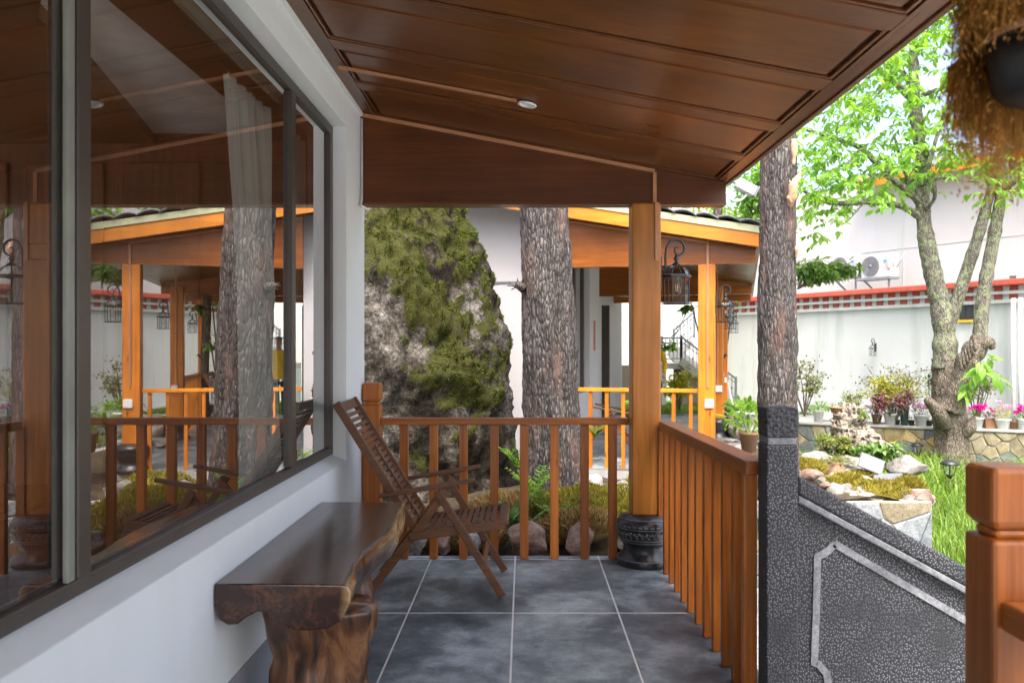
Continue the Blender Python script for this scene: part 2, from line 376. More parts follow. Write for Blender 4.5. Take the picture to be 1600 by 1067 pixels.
def mk_boulder():
    t = NT('mossy_granite_boulder'); v = t.coord(); n = t.noise(v, 1.8, 9, .72, .3); n2 = t.noise(v, 9, 8, .75, .6); n3 = t.noise(v, 45, 5, .75)
    m = t.math('ADD', t.math('MULTIPLY', n, .35), t.math('ADD', t.math('MULTIPLY', n2, .3), t.math('MULTIPLY', t.noise(v, 26, 7, .8), .35)))
    c = t.ramp(m, [(.41, (.012,.010,.008)), (.475, (.060,.054,.046)), (.53, (.18,.168,.148)), (.60, (.44,.42,.385))])
    c = t.mix(.75, c, t.ramp(n3, [(.38, .45), (.62, 1.35)]), 'MULTIPLY')
    c = t.mix(1.0, c, t.ramp(t.noise(v, .9, 4, .6), [(.40, (.30,.25,.19)), (.58, (1.05,1.03,1.0))]), 'MULTIPLY')
    at_ = t.n('ShaderNodeAttribute', attribute_name='moss')
    f = t.math('ADD', at_.outputs['Fac'], t.math('MULTIPLY', t.math('SUBTRACT', n2, .5), 1.3))
    mc = t.ramp(n3, [(.3, (.020,.018,.008)), (.55, (.06,.065,.012)), (.7, (.11,.13,.02))])
    c = t.mix(t.ramp(f, [(.42, 0.0), (.56, 1.0)]), c, mc)
    return t.pbr(c, .9, .2, t.bump(t.math('ADD', n2, t.math('MULTIPLY', n3, .4)), 1.0, .06))
M['boulder'] = mk_boulder()
M['moss'] = leafmat('green_moss', (.012,.022,.002), (.15,.215,.008), .15, .9)
M['ymoss'] = leafmat('yellow_moss', (.13,.12,.015), (.38,.33,.045), .25, .9)
M['drymoss'] = leafmat('straw_brown_moss', (.16,.10,.03), (.45,.33,.13), .2, .9)
M['rock_warm'] = stone('warm_pink_rock', [(.11,.07,.05), (.26,.175,.14), (.42,.32,.27)], 4)
M['rock_grey'] = stone('pale_grey_rock', [(.10,.095,.085), (.25,.24,.22), (.42,.40,.375)], 4)
M['rock_bank'] = stone('dark_stone_bank', [(.10,.085,.07), (.20,.17,.14), (.34,.30,.26)], 3, rnd=False)
def mk_taihu():
    t = NT('pitted_lake_stone'); v = t.coord((1, 1, .75)); n = t.noise(v, 6, 8, .7); d = t.vor(v, 9); e = t.vor(v, 20)
    c = t.ramp(n, [(.35, (.12,.10,.08)), (.6, (.36,.32,.265))])
    c = t.mix(t.ramp(d, [(.22, .95), (.36, 0.0)]), c, (.03,.025,.018)); c = t.mix(t.ramp(e, [(.2, .8), (.32, 0.0)]), c, (.07,.06,.045))  # shade inside the holes is put into the colour as dark spots
    return t.pbr(c, .9, .2, t.bump(t.math('ADD', d, e), .8, .05))
M['taihu'] = mk_taihu()
M['cut_a'] = stone('sandy_cladding_stone', [(.17,.14,.09), (.26,.225,.15), (.35,.31,.23)], 5, .85, True, .4)
M['cut_b'] = stone('blue_grey_cladding_stone', [(.10,.118,.13), (.165,.185,.195), (.25,.265,.27)], 5, .85, True, .4)
M['cut_c'] = stone('ochre_cladding_stone', [(.26,.17,.06), (.38,.275,.12), (.44,.37,.24)], 5, .85, True, .4)
M['mortar'] = plain('grey_mortar', (.36,.35,.32), .9, bumpy=.4)
M['soil'] = stone('dark_garden_soil', [(.03,.022,.014), (.07,.05,.03), (.12,.10,.05)], 6, rnd=False)
M['lawnbase'] = stone('lawn_ground', [(.05,.12,.012), (.10,.22,.02), (.16,.30,.03)], 2, rnd=False)
M['pave'] = stone('pale_paving_stone', [(.26,.265,.265), (.36,.365,.36), (.45,.45,.44)], 3, .8, True, .15)
M['walnutleaf'] = leafmat('walnut_leaf', (.11,.26,.035), (.30,.52,.085), .5, .4)
M['darkleaf'] = leafmat('dark_shrub_leaf', (.06,.13,.03), (.20,.34,.08), .35)
M['grass'] = leafmat('grass_blade', (.065,.15,.02), (.26,.37,.07), .45)
M['olive'] = leafmat('olive_shrub_leaf', (.10,.13,.03), (.32,.36,.10), .35)
M['yellowleaf'] = leafmat('yellow_green_leaf', (.28,.32,.03), (.65,.62,.10), .4)
M['purpleleaf'] = leafmat('purple_brown_leaf', (.10,.045,.05), (.28,.14,.13), .3)
M['pinkflower'] = leafmat('pale_pink_petal', (.62,.28,.50), (.85,.60,.78), .3)
M['magenta'] = leafmat('magenta_petal', (.60,.02,.30), (.85,.06,.48), .3)
M['potwhite'] = plain('off_white_pot', (.66,.68,.68), .5)
M['terracotta'] = plain('terracotta_pot', (.42,.25,.16), .8, bumpy=.2)
M['potblack'] = plain('black_plastic_pot', (.03,.035,.035), .5)
M['potbrown'] = plain('brown_glazed_pot', (.20,.10,.05), .4)
M['potgreen'] = plain('dark_green_pot', (.06,.11,.10), .4)
M['water'] = None
def mk_water():
    t = NT('dark_pond_water'); v = t.coord(); return t.pbr((.03,.035,.025), .05, .6, t.bump(t.noise(v, 9, 2), .08, .01))
M['water'] = mk_water()
M['red'] = plain('brick_red_paint', (.48,.085,.055), .7, bumpy=.2)
M['redtile'] = plain('dark_red_block', (.30,.055,.035), .7)
M['farwhite'] = plaster('weathered_white_render', (.60,.625,.62), .30, (.34,.38,.34), .3)
M['upwhite'] = plaster('warm_white_render', (.56,.56,.555), .10)
M['p2white'] = plaster('soft_grey_white_render', (.50,.49,.50), .05)
M['rooftile'] = stone('grey_roof_tile', [(.10,.10,.11), (.18,.18,.19), (.28,.28,.29)], 5)
M['gutter'] = plain('pale_green_fascia_board', (.42,.44,.26), .5)
M['steel'] = plain('grey_steel_rail', (.20,.23,.27), .4, .3)
M['yellow'] = plain('yellow_paint', (.75,.48,.03), .6)
M['darkglass'] = plain('dark_window_pane', (.05,.06,.07), .1, spec=.8)
M['ac'] = plain('air_conditioner_white', (.46,.48,.48), .45)
M['acgrey'] = plain('fan_grille_grey', (.16,.17,.19), .5)
M['blue'] = plain('blue_badge', (.05,.30,.62), .4)
M['straw'] = leafmat('dry_straw', (.20,.095,.015), (.50,.27,.06), .3, .7)
M['filament'] = plain('amber_filament', (.7,.38,.08), .4)
M['concrete'] = plain('pale_concrete', (.34,.34,.33), .85, bumpy=.2)
M['screen'] = plain('solar_panel_face', (.16,.175,.20), .5)
M['greyplastic'] = plain('grey_plastic_case', (.10,.105,.12), .4)

# ================================================================ GROUND AND DECK
g = MB(); g.add([(-150,-100,-.96), (150,-100,-.96), (150,300,-.96), (-150,300,-.96)], [(0,1,2,3)])
g.build('ground', M['pave'], kind='structure')
MB().add([(4.15,7.0,-.951), (15,7.0,-.951), (15,18,-.951), (4.15,18,-.951)], [(0,1,2,3)]).build('lawn', M['lawnbase'], kind='structure')
XW = -1.144
deck = MB().box(-5, 1.10, -3, 5.965, -.955, -.022).build('deck_floor', M['concrete'], kind='structure')
MB().box(XW, 1.095, -2.98, 5.96, -.0215, -.0015).build('grout_bed', M['grout'], deck)
xs = [XW, -.6545, -.0590, .5365, 1.095]
ys = [-2.46, -1.276, -.086, 1.104, 2.294, 3.484, 4.674, 5.864, 5.962]
for i in range(4):
    for j in range(8):
        MB().box(xs[i]+.005, xs[i+1]-.005, ys[j]+.009, ys[j+1]-.009, -.0012, random.uniform(.0, .0008)).build('floor_tile', M['tile'], deck, bevel=.0008, seg=1)
steps = empty('entrance_steps', (1.10, 2.62, 0), 'grey stone steps going down from the deck to the garden beside the carved balustrade', 'steps')
for k in range(5):
    MB().box(.002+.30*k, .30*(k+1), -.78, .72, -.955, -.17*(k+1)+.0).build('step', M['granite'], steps, bevel=.006)

# ================================================================ HOUSE WE STAND AT
house = empty('house', (0, 0, 0), 'white rendered house with a long bronze framed window and dark timber porch roof', 'house')
WY1 = 5.328; WT = XW-.25
w = MB()
w.box(WT, XW, -3, 5.93, 0.0, .773); w.box(WT, XW, -3, 5.93, 2.925, 3.6)
w.box(WT, XW, WY1, 5.93, .773, 2.925); w.box(-5.2, WT, 5.70, 5.93, 0, 3.8)
w.box(-5.2, -5.0, -3, 5.70, 0, .8).box(-5.2, -5.0, -3, 5.70, 2.6, 3.8).box(-5.2, -5.0, -3, -2.0, .8, 2.6).box(-5.2, -5.0, 5.0, 5.70, .8, 2.6); w.box(-5.0, WT, -3.2, -3.0, 0, 3.8)  # wide opening added in the unseen rear wall to brighten the room
w.box(-5.2, WT, -3.2, 5.93, -.955, -.002)
wall = w.build('wall', M['plaster'], house)
MB().prism([(XW-.245, .774), (XW+.0, .774), (XW-.002, .776), (XW-.10, .812), (XW-.245, .812)], -3, WY1-.002, 'y').build('window_sill', M['plaster'], house)
MB().box(XW, XW+.012, -3, 5.925, .001, .207).build('skirting', M['skirting'], house, bevel=.003)
# window
win = MB(); X0, X1 = XW-.145, XW-.085
win.box(X0, X1, -3, WY1-.002, .814, .862).box(X0, X1, -3, WY1-.002, 2.862, 2.923)
win.box(X0, X1, 5.25, WY1-.002, .862, 2.862)
window = win.build('window', M['frame'], house, bevel=.004)
MB().box(X0-.02, X1+.006, 2.268, 2.337, .864, 2.860).build('mullion', M['frame'], window, bevel=.004)
MB().box(X0+.005, X1+.003, 4.375, 4.45, .864, 2.860).build('mullion', M['frame'], window, bevel=.004)
MB().box(X1-.014, X1+.002, 2.224, 2.261, .864, 2.860).build('sash_stile', M['frame_in'], window, bevel=.004)
MB().box(X1-.015, X1, 2.2615, 2.2675, .864, 2.860).build('seal', M['black'], window)
MB().box(X0-.03, X0-.004, 4.452, 5.25, 2.80, 2.858).box(X0-.03, X0-.004, 2.374, 4.372, 2.80, 2.858).build('sash_top_track', M['frame_in'], window, bevel=.003)
MB().box(X0-.03, X0-.004, 5.17, 5.245, .87, 2.80).build('sash_stile', M['frame_in'], window, bevel=.003)
for y0, y1 in ((-3, 2.224), (2.339, 4.373), (4.452, 5.248)):
    MB().box(XW-.112, XW-.106, y0, y1, .863, 2.861).build('pane', M['glass'], window)
# room behind the glass
room = MB()
room.box(-4.99, WT-.002, -2.99, 5.69, -.001, .02)
rw = MB().box(-4.98, WT-.003, 5.60, 5.69, .021, 3.7).box(-4.98, -4.9, -2.98, 5.60, .021, .8).box(-4.98, -4.9, -2.98, 5.60, 2.6, 3.7).box(-4.98, -4.9, -2.98, -2.0, .8, 2.6).box(-4.98, -4.9, 5.0, 5.60, .8, 2.6)
rw.box(-4.9, WT-.003, -2.98, -2.9, .021, 3.7)
rw.build('room_wall_panelling', M['room_wood'], house)
room.build('room_floor', M['bench'], house)
MB().box(-4.99, WT-.002, -2.99, 5.69, 2.95, 3.0).build('room_ceiling', M['roomwhite'], house)
MB().prism([(-4.9, -2.89), (-1.66, -2.89), (-1.66, 2.9), (-2.03, 3.45), (-2.16, 4.13), (-2.50, 5.59), (-4.9, 5.59)], 2.88, 2.948, 'z').build('room_timber_soffit', M['room_wood'], house)
MB().box(-1.64, -1.455, -2.89, 5.59, 2.87, 2.949).build('room_beam', M['beam_x'], house)
for x in (-4.4, -3.75, -3.1, -2.45, -1.8):
    MB().box(x-.26, x+.26, 5.575, 5.598, .25, 2.1).build('room_panel', M['room_wood'], house, bevel=.008)
    MB().box(x-.26, x+.26, 5.575, 5.598, 2.2, 2.75).build('room_panel', M['room_wood'], house, bevel=.008)
MB().box(-2.75, -2.63, 3.0, 3.12, .02, 2.87).build('room_post', M['rail_z'], house, bevel=.01)
MB().beam((-3.4, 1.2, 2.75), (-2.69, 3.06, 2.35), .08, .12).build('room_brace', M['rail_z'], house, bevel=.01)
bed = empty('table', (-3.0, 4.2, .02), 'dark low wooden table inside the room behind the window', 'table')
MB().box(-.6, .6, -.4, .4, .68, .72).build('table_top', M['chair'], bed, bevel=.006)
for i in (-1, 1):
    for j in (-1, 1): MB().box(i*.55-.03, i*.55+.03, j*.35-.03, j*.35+.03, 0, .68).build('leg', M['chair'], bed)
# sheer curtains
def curtain(y0, y1, ztop, zbot, label, gather, x=-1.47, seed=0, drift=0):
    m = MB(); ny, nz = 90, 40; vs = []; fs = []
    for i in range(nz+1):
        t = i/nz; z = ztop+(zbot-ztop)*t
        w = 1-gather*math.sin(min(t*1.15, 1)*math.pi)*.6
        for j in range(ny+1):
            s = j/ny; yy = y1-(y1-y0)*(1-s)*w+drift*t
            z2 = z+(.10*(1-s)*t if gather else 0)
            xx = x+.035*math.sin(s*42+seed+1.5*math.sin(s*9+seed))*(.5+.5*t)+.03*noise.noise(Vector((s*6, t*3, seed)))
            vs.append((xx, yy+.01*math.sin(s*80), z2))
    for i in range(nz):
        for j in range(ny): a = i*(ny+1)+j; fs.append((a, a+1, a+ny+2, a+ny+1))
    m.add(vs, fs, True); o = m.build('curtain', M['sheer']); tag(o, label, 'curtain', 'sheer curtains behind the window')
curtain(4.08, 4.76, 2.86, .58, 'wide sheer white curtain gathered behind the large middle window pane', .2, seed=1, drift=.26)
curtain(5.22, 5.54, 2.86, .80, 'narrow sheer white curtain behind the last window pane by the wall corner', .1, seed=4)

# porch ceiling (sloping): plane z = ZC(x)
def ZC(x): return 3.15-.19*(x-XW)
def shear(m, pts=None):
    m.v = [(x, y, z+ZC(x)) for x, y, z in m.v]; return m
XE = 1.43
ceil = shear(MB().box(XW, XE, -3, 6.02, .022, .06)).build('ceiling', M['groove'], house)
rails = []
Y = 5.79
pan = []
while Y > -2.6:
    pan.append((Y-.58, Y)); Y -= .715
st = shear(MB().box(XW+.001, -1.035, -3, 5.895, 0, .021)); st.build('ceiling_stile', M['ceil_y'], ceil)
st = shear(MB().box(1.365, XE, -3, 5.895, 0, .021)); st.build('ceiling_stile', M['ceil_y'], ceil)
for (a, b) in pan:
    nx = 12
    shear(MB().box(-1.035, 1.365, b+.0, b+.135 if b < 5.7 else 5.895, 0, .0205)).build('ceiling_rail', M['ceil_x'], ceil, bevel=.004)
    m = MB()
    # moulded ring then raised field
    def ring(x0, x1, y0, y1, wdt, z0, z1):
        for q in ((x0, x1, y0, y0+wdt), (x0, x1, y1-wdt, y1), (x0, x0+wdt, y0+wdt, y1-wdt), (x1-wdt, x1, y0+wdt, y1-wdt)): m.box(q[0], q[1], q[2], q[3], z0, z1)
    ring(-1.028, 1.358, a+.007, b-.007, .014, .004, .0208)
    shear(m).build('panel_moulding', M['ceil_x'], ceil, bevel=.002)
    v = []
    f = MB(); x0, x1, y0, y1 = -1.006, 1.336, a+.029, b-.029
    f.add([(x0,y0,.0205), (x1,y0,.0205), (x1,y1,.0205), (x0,y1,.0205), (x0+.02,y0+.02,.004), (x1-.02,y0+.02,.004), (x1-.02,y1-.02,.004), (x0+.02,y1-.02,.004)],
          [(0,1,2,3), (7,6,5,4), (0,4,5,1), (1,5,6,2), (2,6,7,3), (3,7,4,0)])
    shear(f).build('ceiling_panel', M['ceil_x'], ceil)
roof = MB(); roof.v = []
roof.prism([(-5.6, 4.0), (-5.6, 4.25), (XE+.02, ZC(XE)+.20), (XE+.02, ZC(XE)+.062), (XW, ZC(XW)+.062), (-3.5, 4.0)], -3.2, 6.02, 'y')
roof.build('roof', M['rooftile'], house)
MB().box(XE+.001, XE+.03, -3.1, 6.03, ZC(XE)-.012, ZC(XE)+.21).build('eave_fascia', M['beam_x'], house, bevel=.004)
# gable beam
b = MB().prism([(XW, 2.497), (XE-.01, 2.497), (XE-.01, ZC(XE)-.004), (XW, ZC(XW)-.004)], 5.79, 5.90, 'y').build('gable_beam', M['beam_x'], house)
MB().box(XW+.001, XE-.012, 5.770, 5.7895, 2.497, 2.513).build('beam_lit_edge', M['ceil_x'], house)  # strip in lighter wood, added to show the lit underside of the beam
MB().beam((XW+.005, 5.783, ZC(XW)-.02), (.918, 5.783, ZC(.93)-.02), .012, .026, (0, 0, 1)).build('trunking', M['trunking'], house)
MB().box(.905, .931, 5.774, 5.789, 2.498, ZC(.93)-.03).build('trunking', M['trunking'], house)
MB().beam((XW+.07, 4.80, ZC(XW+.07)-.008), (-.04, 4.80, ZC(-.04)-.008), .028, .014).build('ceiling_trunking', M['trunking'], house)
MB().tube([(XW+.012, 5.775, 3.1), (XW+.012, 5.775, 2.53), (XW+.02, 5.70, 2.48), (XW+.06, 5.75, 2.46)], .009, 8).build('conduit', M['whiteplastic'], house)
MB().beam((XW+.008, -3, 3.132), (XW+.008, 5.88, 3.132), .018, .03).build('cornice_trim', M['plaster'], house)
# column on carved stone base
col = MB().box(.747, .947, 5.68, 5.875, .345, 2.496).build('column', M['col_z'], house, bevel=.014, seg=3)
MB().box(.905, .931, 5.668, 5.6795, 2.10, 2.497).build('trunking', M['trunking'], col)
prof = [(.19,0), (.195,.01), (.195,.045), (.185,.06), (.155,.085), (.150,.13), (.165,.155), (.172,.16), (.172,.168), (.187,.185), (.196,.225), (.193,.262), (.198,.266), (.196,.30), (.180,.322), (.160,.335), (.150,.344)]
base = MB().lathe(prof, (.847, 5.75, .001), 48).build('stone_base', M['carved'], col)
rb = MB()
for k in range(30):
    a = k*math.pi/15; cx, cy = .847+.1975*math.cos(a), 5.75+.1975*math.sin(a)
    rb.beam((cx-.013*math.sin(a), cy+.013*math.cos(a), .283), (cx+.013*math.sin(a), cy-.013*math.cos(a), .283), .006, .012)
    cx, cy = .847+.194*math.cos(a+.05), 5.75+.194*math.sin(a+.05)
    rb.beam((cx-.01*math.sin(a), cy+.01*math.cos(a), .205), (cx+.012*math.sin(a), cy-.012*math.cos(a), .245), .006, .006)
for z_, r_ in ((.048, .196), (.170, .174), (.264, .1985), (.190, .189), (.325, .180)): rb.lathe([(r_-.004, z_-.003), (r_+.003, z_-.002), (r_+.003, z_+.002), (r_-.004, z_+.003)], (.847, 5.75, .001), 48, cap=False)
for k in range(44):
    a = k*math.pi/22; cx, cy = .847+.1935*math.cos(a), 5.75+.1935*math.sin(a)
    rb.beam((cx, cy, .222+.010*(k % 2)), (.847+.1985*math.cos(a+.09), 5.75+.1985*math.sin(a+.09), .245-.012*(k % 2)), .009, .009)
rb.build('carved_band', M['granite'], base)
dl = empty('downlight', (.022, 4.84, ZC(.022)), 'small round white downlight in the porch ceiling at the end of the trunking', 'light')
rz = math.atan(-.19)
dm = MB().lathe([(.028,-.002), (.055,-.002), (.057,-.006), (.052,-.012), (.040,-.010), (.034,.0)], seg=28, cap=False); dmo = dm.build('trim_ring', M['whiteplastic'], dl); dmo.rotation_euler = (0, -rz, 0)
dm = MB().lathe([(.036,-.003), (.001,-.004)], seg=24, cap=False).build('lens', M['whiteplastic'], dl); dm.rotation_euler = (0, -rz, 0)

# ================================================================ LANTERNS
def lantern(loc, rz, label, group):
    o = empty('wall_lantern', loc, label, 'lantern', group, rz)
    MB().box(0, .012, -.035, .035, -.17, .06).build('back_plate', M['iron'], o, bevel=.005)
    pts = [(.008, 0, -.02), (.03, 0, -.03), (.042, 0, 0), (.042, 0, .07), (.05, 0, .125), (.075, 0, .165), (.11, 0, .18), (.15, 0, .168), (.172, 0, .135), (.168, 0, .095), (.14, 0, .073), (.115, 0, .082), (.105, 0, .108), (.118, 0, .128), (.132, 0, .122)]
    sp = spin(pts, 4); MB().tube(sp, [.0085]*(len(sp)-14)+[.0075-.0002*i for i in range(14)], 8).build('scroll_arm', M['iron'], o)
    c = (.118, 0, 0)
    MB().lathe([(.003,.085), (.009,.075), (.012,.062), (.022,.045), (.012,.035), (.012,.025), (.030,.010), (.032,.0)], c, 12).build('finial', M['iron'], o)
    n = 6; rr = []
    roofp = [(.030, .002), (.060, -.015), (.082, -.040), (.093, -.068)]
    for k in range(n):
        a = 2*math.pi*k/n
        MB().tube([(c[0]+r*math.cos(a), r*math.sin(a), z) for r, z in roofp], .004, 6).build('roof_rib', M['iron'], o)
    MB().lathe([(r*.985, z) for r, z in reversed(roofp)], c, 6, False, False).build('roof_glass', M['lampglass'], o)
    MB().lathe([(.094,-.085), (.104,-.080), (.104,-.066), (.090,-.062), (.086,-.085)], c, 6, False, False).build('roof_ring', M['iron'], o)
    for k in range(n):
        a = 2*math.pi*k/n
        MB().tube([(c[0]+.089*math.cos(a), .089*math.sin(a), -.08), (c[0]+.084*math.cos(a), .084*math.sin(a), -.262)], .0045, 4, smooth=False).build('cage_bar', M['iron'], o)
    MB().lathe([(.083,-.262), (.088,-.08)], c, 6, False, False).build('glass', M['lampglass'], o)
    MB().lathe([(.104,-.268), (.106,-.262), (.088,-.257), (.001,-.256), (.001,-.262), (.06,-.268)], c, 6, False, False).build('base_plate', M['iron'], o)
    bulb = MB().lathe([(.012,-.09), (.013,-.105), (.022,-.13), (.030,-.165), (.028,-.19), (.016,-.208), (.001,-.213)], c, 16, cap=False).build('bulb', M['lampglass'], o)
    MB().tube([(c[0]-.006, 0, -.13), (c[0]-.004, 0, -.18), (c[0]+.004, 0, -.18), (c[0]+.006, 0, -.13)], .0022, 5).build('filament', M['filament'], bulb)
    MB().lathe([(.013,-.06), (.015,-.095), (.011,-.098)], c, 10).build('socket', M['iron'], o)
    return o
l1 = lantern((.947, 5.75, 2.07), 0, 'black iron lantern on the near porch column, largest of the lanterns', 'black iron wall lanterns')

# ================================================================ RAILINGS
def newel(m, x, y, w, h, z0=0):
    a = w/2
    m.prism([(x-a, y-a), (x+a, y-a), (x+a, y+a), (x-a, y+a)], z0, h-.155, 'z')
    m.prism([(x-a*.74, y-a*.74), (x+a*.74, y-a*.74), (x+a*.74, y+a*.74), (x-a*.74, y+a*.74)], h-.156, h-.135, 'z')
    m.add([(x+i*a*q, y+j*a*q, z) for z, q in ((h-.136,.76), (h-.115,1), (h-.012,1), (h,.9)) for i, j in ((-1,-1), (1,-1), (1,1), (-1,1))],
          [(3,2,1,0), (12,13,14,15)]+[(4*k+i, 4*k+(i+1) % 4, 4*k+4+(i+1) % 4, 4*k+4+i) for k in range(3) for i in range(4)])
    return m
bal = MB().box(-.030, .030, -.0225, .0225, 0, 1).mesh('baluster', M['rail_z'])
fr = empty('back_railing', (0, 5.88, 0), 'reddish pine railing across the far end of the deck in front of the boulder', 'railing')
newel(MB(), -1.075, 0, .125, 1.25).build('newel_post', M['rail_z'], fr, bevel=.006)
MB().box(-1.012, .745, -.045, .045, .953, 1.0).build('handrail', M['rail_x'], fr, bevel=.005)
for px in (630.7, 677.4, 724, 772.3, 818.9, 866.3, 913.8, 957.5):
    put(bal, 'baluster', fr, ((px-818)/F*5.86, 0, .002), scale=(random.uniform(.96, 1.06), 1, .95), bevel=.003)
sr = empty('side_railing', (.99, 4.5, 0), 'reddish pine railing running along the right edge of the deck to the stone post', 'railing')
x0, y0, z0, x1, y1, z1 = -.012, 1.145, .96, .0, -1.012, .985
hr = MB().beam((x0, y0, z0+.005), (x1, y1, z1+.005), .105, .062); hr.build('handrail', M['rail_y'], sr, bevel=.006)
bd = [5.685, 5.47, 5.27, 5.08, 4.88, 4.69, 4.49, 4.29, 4.09, 3.90, 3.71, 3.545]
for i, yy in enumerate(bd):
    put(bal, 'baluster', sr, (x0+(x1-x0)*i/11-.022, yy-4.5, .002), scale=(1, random.uniform(.95, 1.05), .955+.02*i/11), bevel=.003)
nr = empty('near_railing', (1.06, 1.82, 0), 'dark reddish newel post and railing closest to the camera at lower right', 'railing')
newel(MB(), 0, 0, .118, 1.243).build('newel_post', M['rail_z'], nr, bevel=.01)
MB().beam((0, -.062, .93), (0, -3.6, .93), .085, .062).build('handrail', M['rail_y'], nr, bevel=.006)
for k in range(14): put(bal, 'baluster', nr, (0, -.26-k*.215, .002), scale=(1, 1, .895), bevel=.003)

# ================================================================ STONE BALUSTRADE
bs = empty('stone_balustrade', (1.05, 3.41, 0), 'hammered black granite balustrade with a square post, sloping down beside the steps', 'balustrade')
pw = .064
m = MB().box(-pw, pw, -pw, pw, -.955, 1.105)
m.build('post', M['hammer'], bs, bevel=.006)
MB().box(-pw+.006, pw-.006, -pw+.006, pw-.006, 1.105, 1.135).build('post_neck', M['granite'], bs, bevel=.004)
m = MB().box(-pw-.001, pw+.001, -pw-.001, pw+.001, 1.135, 1.255); m.build('post_cap', M['hammer_rough'], bs, bevel=.008, seg=3)
# sloping parts: in post-local x, z
sl_ = -.545
def line(x, z): return z+sl_*(x-pw)
def pz(y): return 1.5-(y-543)/F*3.37
zt = pz(741); xe = 1.75
def slopebox(za, zb, ya, yb, nm, mat, bev=.005):
    m = MB().prism([(pw+.001, line(pw, zb)), (xe, line(xe, zb)), (xe, line(xe, za)), (pw+.001, line(pw, za))], ya, yb, 'y')
    return m.build(nm, mat, bs, bevel=bev)
slopebox(pz(772), zt, -.055, .055, 'coping', M['hammer'], .012)
slopebox(pz(783), pz(772.5), -.062, .062, 'coping_edge', M['granite'], .004)
slopebox(pz(783)-1.1, pz(783.3), -.022, .022, 'panel', M['hammer'], 0)
# raised border moulding on the panel
def q(x, y): return ((x-818)/F*3.375-1.05, 1.5-(y-543)/F*3.375)
path = [q(1296,1075), q(1292,1052), q(1280,1038), q(1273,1035), q(1276,960), q(1278,870), q(1286,866), q(1296,860), q(1302,853), q(1307,851), q(1497,962), q(1640,1046)]
bm_ = MB()
for i in range(len(path)-1):
    a, b = Vector((path[i][0], 0, path[i][1])), Vector((path[i+1][0], 0, path[i+1][1]))
    d = (b-a).normalized()*.008
    bm_.beam((a.x-d.x, -.026-.0003*(i % 2), a.z-d.z), (b.x+d.x, -.026-.0003*(i % 2), b.z+d.z), .012, .029, (0, 0, 1) if abs(d.z) < .0079 else (1, 0, 0))
bm_.build('border_moulding', M['granite'], bs)

# ================================================================ BENCH
def benchmesh():
    # cross-section (x from the wall, z), top surface then live underside
    top = [(.0, .63), (.12, .63), (.24, .63), (.36, .629), (.47, .627), (.487, .622)]
    low = [(.494, .58), (.482, .525), (.445, .455), (.40, .428), (.33, .418), (.27, .425), (.235, .46), (.20, .497), (.16, .512), (.12, .500), (.085, .480), (.05, .478), (.018, .50), (.0, .55)]
    prof = top+low; n = len(prof); vs = []; fs = []; N = 44
    ys = [3.04+1.62*i/(N-1) for i in range(N)]
    for i, y in enumerate(ys):
        t = i/(N-1)
        for k, (x, z) in enumerate(prof):
            nn = noise.noise(Vector((y*2.2, k*.13, 1.7))); n2 = noise.noise(Vector((y*7, k*.35, 5.1)))
            xx, zz = x, z
            if k >= 4 and k <= 11: xx += .028*nn+.012*n2-.03*math.sin(t*math.pi*2.2)*.5
            if k >= len(top): zz += (.05*nn+.015*n2)*(1 if k < len(prof)-1 else 0)+(.07*t if k > 8 else .04*t*math.sin(t*6)); zz = min(zz, .60)
            vs.append((xx, y-3.04, zz))
    for i in range(N-1):
        for k in range(n): k2 = (k+1) % n; fs.append((i*n+k, (i+1)*n+k, (i+1)*n+k2, i*n+k2))
    m = MB(); m.add(vs, fs, False); m.f += [tuple(range(n)), tuple((N-1)*n+k for k in range(n-1, -1, -1))]; m.sm += [False, False]
    return m
bench = empty('bench', (XW+.004, 3.04, 0), 'low dark walnut slab bench with a live edge standing against the white wall', 'bench')
benchmesh().build('seat', M['bench'], bench, bevel=.007, seg=3)
def root_leg(cx, cy, seed, fw=1.0):
    m = MB()
    pts = [(cx, cy, z) for z in np.linspace(.003, .47, 26)]
    rad = [.118+.012*math.sin(i*.22+seed)+.018*abs(i/25-.5) for i in range(26)]
    m.tube(pts, rad, 40, lambda p, d, a, r: .05*noise.noise(Vector((math.cos(a)*2.2, math.sin(a)*2.2, p.z*1.6+seed)))+.018*noise.ridged_multi_fractal(Vector((math.cos(a)*2.5, math.sin(a)*2.5, p.z*1.2+seed)), 1, 2, 4, 1, 2)-.02+.022*noise.noise(Vector((math.cos(a)*7, math.sin(a)*7, p.z*7+seed)))-.02*max(0, noise.noise(Vector((a*3, p.z*9, seed)))))
    m.v = [(cx+(x-cx)*1.5*fw, cy+(y-cy)*1.1, z) for x, y, z in m.v]
    return m
root_leg(.335, .28, 2.0).build('leg', M['benchleg'], bench)
root_leg(.17, 1.34, 6.0, .8).build('leg', M['benchleg'], bench)

